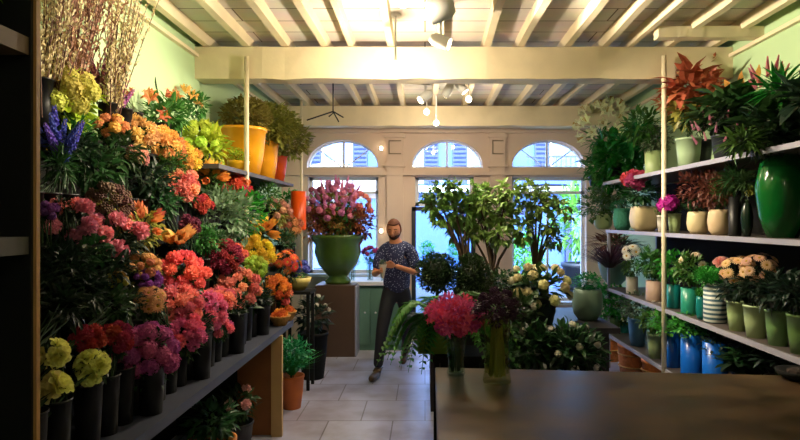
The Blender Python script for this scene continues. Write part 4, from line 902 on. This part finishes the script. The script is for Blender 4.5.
# --- floor baskets
TB = mat('terracotta_basket', (225, 130, 60), .75, .3, 40, bump=.4)
for k, (px, Y, lab) in enumerate([(609, 6.35, 'orange brown basket on the floor under the rack, far one'), (634, 5.75, 'orange brown basket on the floor under the rack, middle one'), (660, 5.15, 'orange brown basket on the floor under the rack, near one')]):
    X = 2.27; Y = X/((px-425)/F); t = thing('floor_basket', lab, 'basket', (X, Y, 0), 'floor baskets under the right rack'); m = MB(); m.lathe([(.14, 0), (.16, .22), (.165, .34), (.175, .345), (.175, .37), (.155, .37), (.145, .3), (.0001, .28)], 26, wob=.012); obj('basket', m, TB, t, smooth=True)
    for z in (.13, .26): m = MB(); m.lathe([(.152+z*.05, z), (.162+z*.05, z+.01), (.152+z*.05, z+.02)], 26); obj('band', m, WK, t)

# ================================================================== LAMPS
LMPW = mat('lamp_white', (225, 222, 215), .4); BULB = mat('bulb_glow', (255, 236, 200), .4, emit=(255, 232, 190), estr=14)
def spot_lamp(label, x, y, z, aim, r=.055, power=40, ang=80, col=(1, .85, .63)):
    t = thing('ceiling_spotlight', label, 'spotlight', (x, y, 3.36), 'ceiling spotlights'); dz = z-3.36
    m = MB(); m.lathe([(.04, -.012), (.04, 0)], 14); m.tube([(0, 0, 0), (0, 0, dz+.05)], .009); obj('stem', m, LMPW, t)
    a = Vector(aim)-V(x, y, z); q = qto(-a)
    m = MB(); m.lathe([(r*.95, -.07), (r, -.06), (r, .05), (r*.6, .085), (.0001, .09)], 18); o = obj('lamp_housing', m, LMPW, t, (0, 0, dz), True); o.rotation_mode = 'QUATERNION'; o.rotation_quaternion = q
    m = MB(); m.lathe([(r*.88, -.072), (.0001, -.078)], 16); o = obj('bulb', m, BULB, t, (0, 0, dz), True); o.rotation_mode = 'QUATERNION'; o.rotation_quaternion = q
    ld = bpy.data.lights.new('spot', 'SPOT'); ld.energy = power; ld.color = col; ld.spot_size = math.radians(ang); ld.spot_blend = .6; ld.shadow_soft_size = .05
    lo = bpy.data.objects.new('lamp_light', ld); COL.objects.link(lo); lo.parent = t; d = a.normalized(); lo.location = V(0, 0, dz)+d*.1
    lo.rotation_mode = 'QUATERNION'; lo.rotation_quaternion = qto(-d)
def bulb_lamp(label, x, y, z, power, r=.035, col=(1, .84, .62)):
    t = thing('ceiling_bulb', label, 'lamp', (x, y, 3.36), 'ceiling bulbs'); dz = z-3.36
    m = MB(); m.lathe([(.045, -.015), (.045, 0)], 14); m.tube([(0, 0, 0), (0, 0, dz+.03)], .008); obj('stem', m, LMPW, t)
    m = MB(); m.ball((0, 0, dz), r, 14, 10); obj('bulb', m, BULB, t, smooth=True)
    ld = bpy.data.lights.new('bulb', 'POINT'); ld.energy = power; ld.color = col; ld.shadow_soft_size = r
    lo = bpy.data.objects.new('lamp_light', ld); COL.objects.link(lo); lo.parent = t; lo.location = (0, 0, dz-r-.045)
bulb_lamp('glaring bare bulb close to the beam, brightest light in the shop', -.235, 4.6, 2.95, 60)
bulb_lamp('small bright bulb near the top edge above the beam', -.12, 3.2, 2.93, 7)
bulb_lamp('added unseen bulb behind the camera, lighting the cabinet edge and counter', .5, -.4, 2.95, 10)  # unseen lamp, added so the near cabinet edge gets some light
spot_lamp('white spotlight at the top centre edge of the picture', .085, 3.35, 2.94, (-1.9, 3.6, 2.3), .07, 230, 85)
spot_lamp('white spotlight just in front of the beam, pointing right', .12, 4.4, 3.08, (2.3, 3.9, 2.2), .05, 240, 100)
spot_lamp('small white spotlight behind the beam', .24, 6.0, 3.07, (-.9, 7.6, 1.2), .045, 60, 80)
spot_lamp('white spotlight behind the beam pointing at the left display', .0, 5.9, 2.98, (-1.6, 5.0, 1.5), .045, 130, 90)
spot_lamp('white spotlight behind the beam aimed at the right rack', .36, 5.8, 3.06, (2.2, 5.6, .7), .045, 130, 80)
bulb_lamp('small round bulb hanging behind the beam, upper one', .02, 7.0, 3.03, 6)
bulb_lamp('small round bulb hanging behind the beam, lower one', .14, 7.2, 2.93, 7)
bulb_lamp('bulb between the rear joists right of centre', .5, 6.6, 3.1, 9)
# sconce on the pilaster
for k, (px, py, lab) in enumerate([(381, 148, 'tiny bright bulb on the back wall beside the left arch'), (381, 231, 'tiny bright bulb on the back wall beside the man')]):
    P = at(px, py, YB-.06); t = thing('wall_light', lab, 'lamp', (P.x, YB, P.z)); m = MB(); m.box((0, -.012, 0), (.05, .024, .07)); obj('bracket', m, LMPW, t); m = MB(); m.ball((0, -.045, 0), .025); obj('bulb', m, BULB, t, smooth=True)

# hanging iron hook near the left rear
t = thing('ceiling_hook', 'black iron hook frame hanging behind the beam at the left', 'hook', (-1.05, 6.6, 3.36))
m = MB(); m.tube([(0, 0, 0), (0, 0, -.42), (-.05, 0, -.46)], .008); m.tube([(0, 0, -.4), (-.3, 0, -.5)], .008); m.tube([(0, 0, -.4), (.12, 0, -.47)], .008); m.tube([(0, 0, -.4), (.05, .1, -.5)], .008); obj('hook', m, BLACK, t)

# ================================================================== THE MAN
def skin(verts, edges, radii, root=0, sub=2):
    me = bpy.data.meshes.new('sk'); me.from_pydata([tuple(v) for v in verts], edges, [])
    o = bpy.data.objects.new('sk', me); COL.objects.link(o)
    o.modifiers.new('s', 'SKIN')
    sv = me.skin_vertices[0].data if me.skin_vertices else None
    if sv is None:
        bpy.context.view_layer.update(); 
    for i, r in enumerate(radii):
        rr_ = r if hasattr(r, '__len__') else (r, r); me.skin_vertices[0].data[i].radius = rr_; me.skin_vertices[0].data[i].use_root = (i == root)
    s = o.modifiers.new('u', 'SUBSURF'); s.levels = s.render_levels = sub
    dg = bpy.context.evaluated_depsgraph_get(); dg.update()
    out = bpy.data.meshes.new_from_object(o.evaluated_get(dg)); bpy.data.objects.remove(o)
    return out
def me_to_mb(me, m, mi=0):
    m.add([v.co.copy() for v in me.vertices], [tuple(p.vertices) for p in me.polygons], mi)
O = V(-.33, 6.55, 0)
J = dict(pel=V(-.325, 6.55, .93), bel=V(-.32, 6.56, 1.07), che=V(-.315, 6.53, 1.26), nb=V(-.325, 6.51, 1.425), nt=V(-.335, 6.48, 1.49), hd=V(-.345, 6.45, 1.585), ht=V(-.345, 6.47, 1.66),
         sl=V(-.155, 6.52, 1.365), el=V(-.075, 6.46, 1.12), wl=V(-.325, 6.27, 1.225),
         sr=V(-.475, 6.50, 1.365), er=V(-.565, 6.43, 1.11), wr=V(-.485, 6.22, 1.17),
         hl=V(-.235, 6.56, .86), kl=V(-.19, 6.55, .50), al=V(-.235, 6.92, .16),
         hr=V(-.415, 6.53, .86), kr=V(-.475, 6.36, .50), ar=V(-.515, 6.30, .10))
for k in J: J[k] = J[k]-O
names = ['pel', 'bel', 'che', 'nb', 'nt', 'hd', 'ht', 'sl', 'el', 'wl', 'sr', 'er', 'wr', 'hl', 'kl', 'al', 'hr', 'kr', 'ar']
ix = {n: i for i, n in enumerate(names)}
E = [('pel', 'bel'), ('bel', 'che'), ('che', 'nb'), ('nb', 'nt'), ('nt', 'hd'), ('hd', 'ht'), ('nb', 'sl'), ('sl', 'el'), ('el', 'wl'), ('nb', 'sr'), ('sr', 'er'), ('er', 'wr'), ('pel', 'hl'), ('hl', 'kl'), ('kl', 'al'), ('pel', 'hr'), ('hr', 'kr'), ('kr', 'ar')]
rad = dict(pel=.105, bel=.10, che=.125, nb=.062, nt=.052, hd=.07, ht=.06, sl=.044, el=.04, wl=.026, sr=.044, er=.04, wr=.026, hl=.088, kl=.055, al=.036, hr=.088, kr=.055, ar=.036)
body = MB()
me_to_mb(skin([J[n] for n in names], [(ix[a], ix[b]) for a, b in E], [rad[n] for n in names]), body)
# head: egg skull, jaw, nose, ears, turned down and to his right
HM = Matrix.Translation(J['hd']+V(0, -.0, .025)) @ Matrix.Rotation(-.12, 4, 'Z') @ Matrix.Rotation(.32, 4, 'X')   # face looks along -Y
def hpt(x, y, z): return HM @ V(x, y, z)
hb = MB(); hb.ball((0, 0, 0), 1, 24, 18)
vs = []
for x, y, z in hb.v:
    w = 1-.18*max(0, -z)**1.3; yy = y*.098; xx = x*.077*w; zz = z*.118
    if y < 0 and z < -.2: yy *= .96
    if y < -.3 and abs(x) < .3 and -.35 < z < .1: yy -= .012*(1-abs(x)/.3)
    vs.append(hpt(xx, yy, zz))
body.add(vs, hb.f)
nm = MB(); nm.tube([(0, -.09, .025), (0, -.112, -.012), (0, -.108, -.026)], .009, .014, 6); body.add([hpt(*p) for p in nm.v], nm.f)
for s in (-1, 1):
    em = MB(); em.ball((s*.078, .008, .0), .03, 8, 6, sx=.35, sy=.65); body.add([hpt(*p) for p in em.v], em.f)
# hands: palm + five curled fingers each, continuous with the wrists after the remesh
def hand(w, d, across, up, curl, thumb):
    d = d.normalized(); across = (across-d*across.dot(d)).normalized(); n = d.cross(across).normalized()*curl
    pm = MB(); c = w+d*.05
    M_ = Matrix((( across.x*.040, n.x*.017, d.x*.055), (across.y*.040, n.y*.017, d.y*.055), (across.z*.040, n.z*.017, d.z*.055))); pb = MB(); pb.ball((0, 0, 0), 1, 12, 8)
    body.add([c+M_ @ V(*p) for p in pb.v], pb.f)
    for k, L in enumerate((.068, .078, .074, .058)):
        b0 = c+d*.04+across*((k-1.5)*.0195); p1 = b0+d*L*.42+n*L*.12; p2 = p1+(d*.6+n*.8)*L*.36; p3 = p2+(n*.9-d*.3)*L*.3
        body.tube([b0-d*.02, b0, p1, p2, p3], .0095, .0075, 8)
    b0 = c-d*.015+across*thumb*.03; p1 = b0+across*thumb*.022+d*.03+n*.015; p2 = p1+d*.026+n*.02; body.tube([b0, p1, p2], .012, .009, 8)
hand(J['wl'], V(-.9, -.25, .12), V(0, -.4, 1), UP, -1, 1)
hand(J['wr'], V(.35, -.75, .15), V(.3, 0, 1), UP, 1, 1)
bo = bpy.data.objects.new('tmp', body.mesh('b')); COL.objects.link(bo)
rm = bo.modifiers.new('r', 'REMESH'); rm.mode = 'VOXEL'; rm.voxel_size = .0055; sm = bo.modifiers.new('s', 'SMOOTH'); sm.iterations = 3; sm.factor = .5
dg = bpy.context.evaluated_depsgraph_get(); dg.update(); bme = bpy.data.meshes.new_from_object(bo.evaluated_get(dg)); bpy.data.objects.remove(bo)
bme.polygons.foreach_set('use_smooth', [True]*len(bme.polygons)); bme.materials.clear()
man = thing('person', 'bearded man in navy patterned short sleeved shirt and dark jeans looking down at his hands', 'person', O)
put('body', bme, mat('skin', (205, 140, 105), .55, .08, 12), man)
NV = bpy.data.materials.new('navy_print'); NV.use_nodes = True; nt = NV.node_tree; vo = nt.nodes.new('ShaderNodeTexVoronoi'); vo.inputs['Scale'].default_value = 55; tc = nt.nodes.new('ShaderNodeTexCoord'); cr = nt.nodes.new('ShaderNodeValToRGB')
cr.color_ramp.elements[0].color = (*lin((185, 195, 230)), 1); cr.color_ramp.elements[0].position = .2; cr.color_ramp.elements[1].color = (*lin((36, 44, 84)), 1); cr.color_ramp.elements[1].position = .3
nt.links.new(tc.outputs['Object'], vo.inputs[0]); nt.links.new(vo.outputs['Distance'], cr.inputs[0]); nt.links.new(cr.outputs[0], nt.nodes['Principled BSDF'].inputs['Base Color']); nt.nodes['Principled BSDF'].inputs['Roughness'].default_value = .8
def cloth(name, pts, edges, rads, m, parent, root=0, sub=2):
    me = skin(pts, edges, rads, root, sub); me.materials.clear(); me.polygons.foreach_set('use_smooth', [True]*len(me.polygons)); return put(name, me, m, parent)
la = J['sl'].lerp(J['el'], .82); ra = J['sr'].lerp(J['er'], .82)
cloth('shirt', [J['pel']+V(0, 0, -.07), J['bel'], J['che'], J['nb']+V(0, 0, -.03), J['sl'], la, J['sr'], ra, J['nb'].lerp(J['sl'], .5)+V(0, 0, .0), J['nb'].lerp(J['sr'], .5)+V(0, 0, .0)], [(0, 1), (1, 2), (2, 3), (3, 8), (8, 4), (4, 5), (3, 9), (9, 6), (6, 7)], [.175, .160, .168, .112, .084, .064, .084, .064, .098, .098], NV, man)
m = MB()
for s in (-1, 1): m.leaf(J['nb']+V(s*.02, -.055, .035), V(s*.6, -.35, -.45), V(0, -1, .3), .085, .06, .1)
obj('collar', m, NV, man)
kk = [J['pel']+V(0, 0, .0), J['hl'], J['kl'], J['al']+V(0, 0, .0), J['hr'], J['kr'], J['ar'], J['pel']+V(0, 0, .13)]
cloth('jeans', kk, [(0, 1), (1, 2), (2, 3), (0, 4), (4, 5), (5, 6), (0, 7)], [.135, .094, .07, .056, .094, .07, .056, .125], mat('dark_denim', (26, 28, 38), .8, .2, 30), man)
SHO = mat('brown_leather', (78, 58, 36), .4)
def shoe(a, toe, name='shoe'):
    f = (toe-a); f.z = 0; f.normalize()
    cloth(name, [a+V(0, 0, .03), a-V(0, 0, .035)-f*.02, a.lerp(toe, .6)+V(0, 0, -.02), toe], [(0, 1), (1, 2), (2, 3)], [.048, .046, .043, .034], SHO, man, 1)
shoe(J['ar']+V(0, 0, -.015), V(-.575, 6.10, .036)-O); shoe(J['al'], V(-.265, 6.76, .04)-O)
# hair, beard, brows, eyes
hm = MB(); hb = MB(); hb.ball((0, 0, 0), 1, 28, 20)
f2 = [f for f in hb.f if all(not (hb.v[i][1] < -.25 and hb.v[i][2] < .58) and not (hb.v[i][2] < -.45) for i in f)]
hm.add([hpt(x*.084*(1-.15*max(0, -z)), y*.105, z*.127+.004) for x, y, z in hb.v], f2)
ho = obj('hair', hm, mat('auburn_hair', (104, 58, 36), .7, .3, 60, bump=.5), man, smooth=True); so = ho.modifiers.new('s', 'SOLIDIFY'); so.thickness = .01
bm_ = MB(); f3 = [f for f in hb.f if all(hb.v[i][1] < .1 and hb.v[i][2] < -.22 for i in f)]
bm_.add([hpt(x*.081*(1-.15*max(0, -z)), y*.104, z*.128) for x, y, z in hb.v], f3); o = obj('beard', bm_, mat('brown_beard', (62, 38, 26), .8, .3, 80, bump=.5), man, smooth=True); so = o.modifiers.new('s', 'SOLIDIFY'); so.thickness = .012
for s in (-1, 1):
    m = MB(); m.ball(hpt(s*.03, -.083, .006), .009, 8, 6); obj('eye', m, mat('eye_dark', (70, 55, 45), .3), man, smooth=True)
    m = MB(); m.tube([hpt(s*.014, -.096, .034), hpt(s*.032, -.095, .04), hpt(s*.05, -.085, .034)], .005, .004, 5); obj('eyebrow', m, MATS['auburn_hair'], man)
m = MB(); m.tube([hpt(-.02, -.098, -.045), hpt(0, -.102, -.047), hpt(.02, -.098, -.045)], .006, .005, 5); obj('mouth', m, mat('lips', (150, 80, 70), .5), man)
# bundle he holds
t = thing('paper_bundle', 'small pale paper bundle held in the hands of the man', 'bundle', (-.448, 6.125, 1.10))
m = MB(); m.lathe([(.012, 0), (.03, .08), (.045, .15), (.04, .15), (.0001, .1)], 12, wob=.08); obj('paper', m, mat('pale_paper', (205, 195, 180), .8), t); put('foliage', getfol('small'), LG['grey'], t, (0, 0, .16), None, .045)

# ================================================================== LIGHT AND CAMERA
W = bpy.data.worlds.new('world'); sc.world = W; W.use_nodes = True; nt = W.node_tree
bg = nt.nodes['Background']; sky = nt.nodes.new('ShaderNodeTexSky'); sky.sky_type = 'NISHITA'; sky.sun_disc = False; sky.sun_elevation = math.radians(50); sky.sun_rotation = math.radians(180)
nt.links.new(sky.outputs[0], bg.inputs[0]); bg.inputs[1].default_value = 3.2
sd = bpy.data.lights.new('sun', 'SUN'); sd.energy = 2.2; sd.color = (.8, .9, 1); sd.angle = .01
so = bpy.data.objects.new('sun', sd); COL.objects.link(so); so.rotation_euler = (math.radians(42), 0, math.radians(-12))   # shines towards +Y, over the shop roof
cd = bpy.data.cameras.new('camera'); cd.lens = 26; cd.sensor_width = 36; cd.shift_x = -25/800; cd.clip_start = .05
co = bpy.data.objects.new('camera', cd); COL.objects.link(co); co.location = (0, 0, 1.72); co.rotation_euler = (PI/2, 0, 0); sc.camera = co
for k, (x0, x1, z0, z1) in enumerate([(-1.68, -.67, .95, 2.85), (-.14, .70, .05, 2.85), (1.25, 2.32, .55, 2.85)]):
    pl_ = bpy.data.lights.new('portal', 'AREA'); pl_.shape = 'RECTANGLE'; pl_.size = x1-x0; pl_.size_y = z1-z0; pl_.cycles.is_portal = True
    po = bpy.data.objects.new('daylight_portal', pl_); COL.objects.link(po); po.location = ((x0+x1)/2, YB+.4, (z0+z1)/2); po.rotation_euler = (-PI/2, 0, 0)
vs_ = sc.view_settings; vs_.view_transform = 'Standard'; vs_.look = 'None'; vs_.gamma = 1; vs_.use_curve_mapping = False; vs_.exposure = 0.3
sc.cycles.use_denoising = True
sc.cycles.max_bounces = 8; sc.cycles.transparent_max_bounces = 12; sc.cycles.sample_clamp_indirect = 6
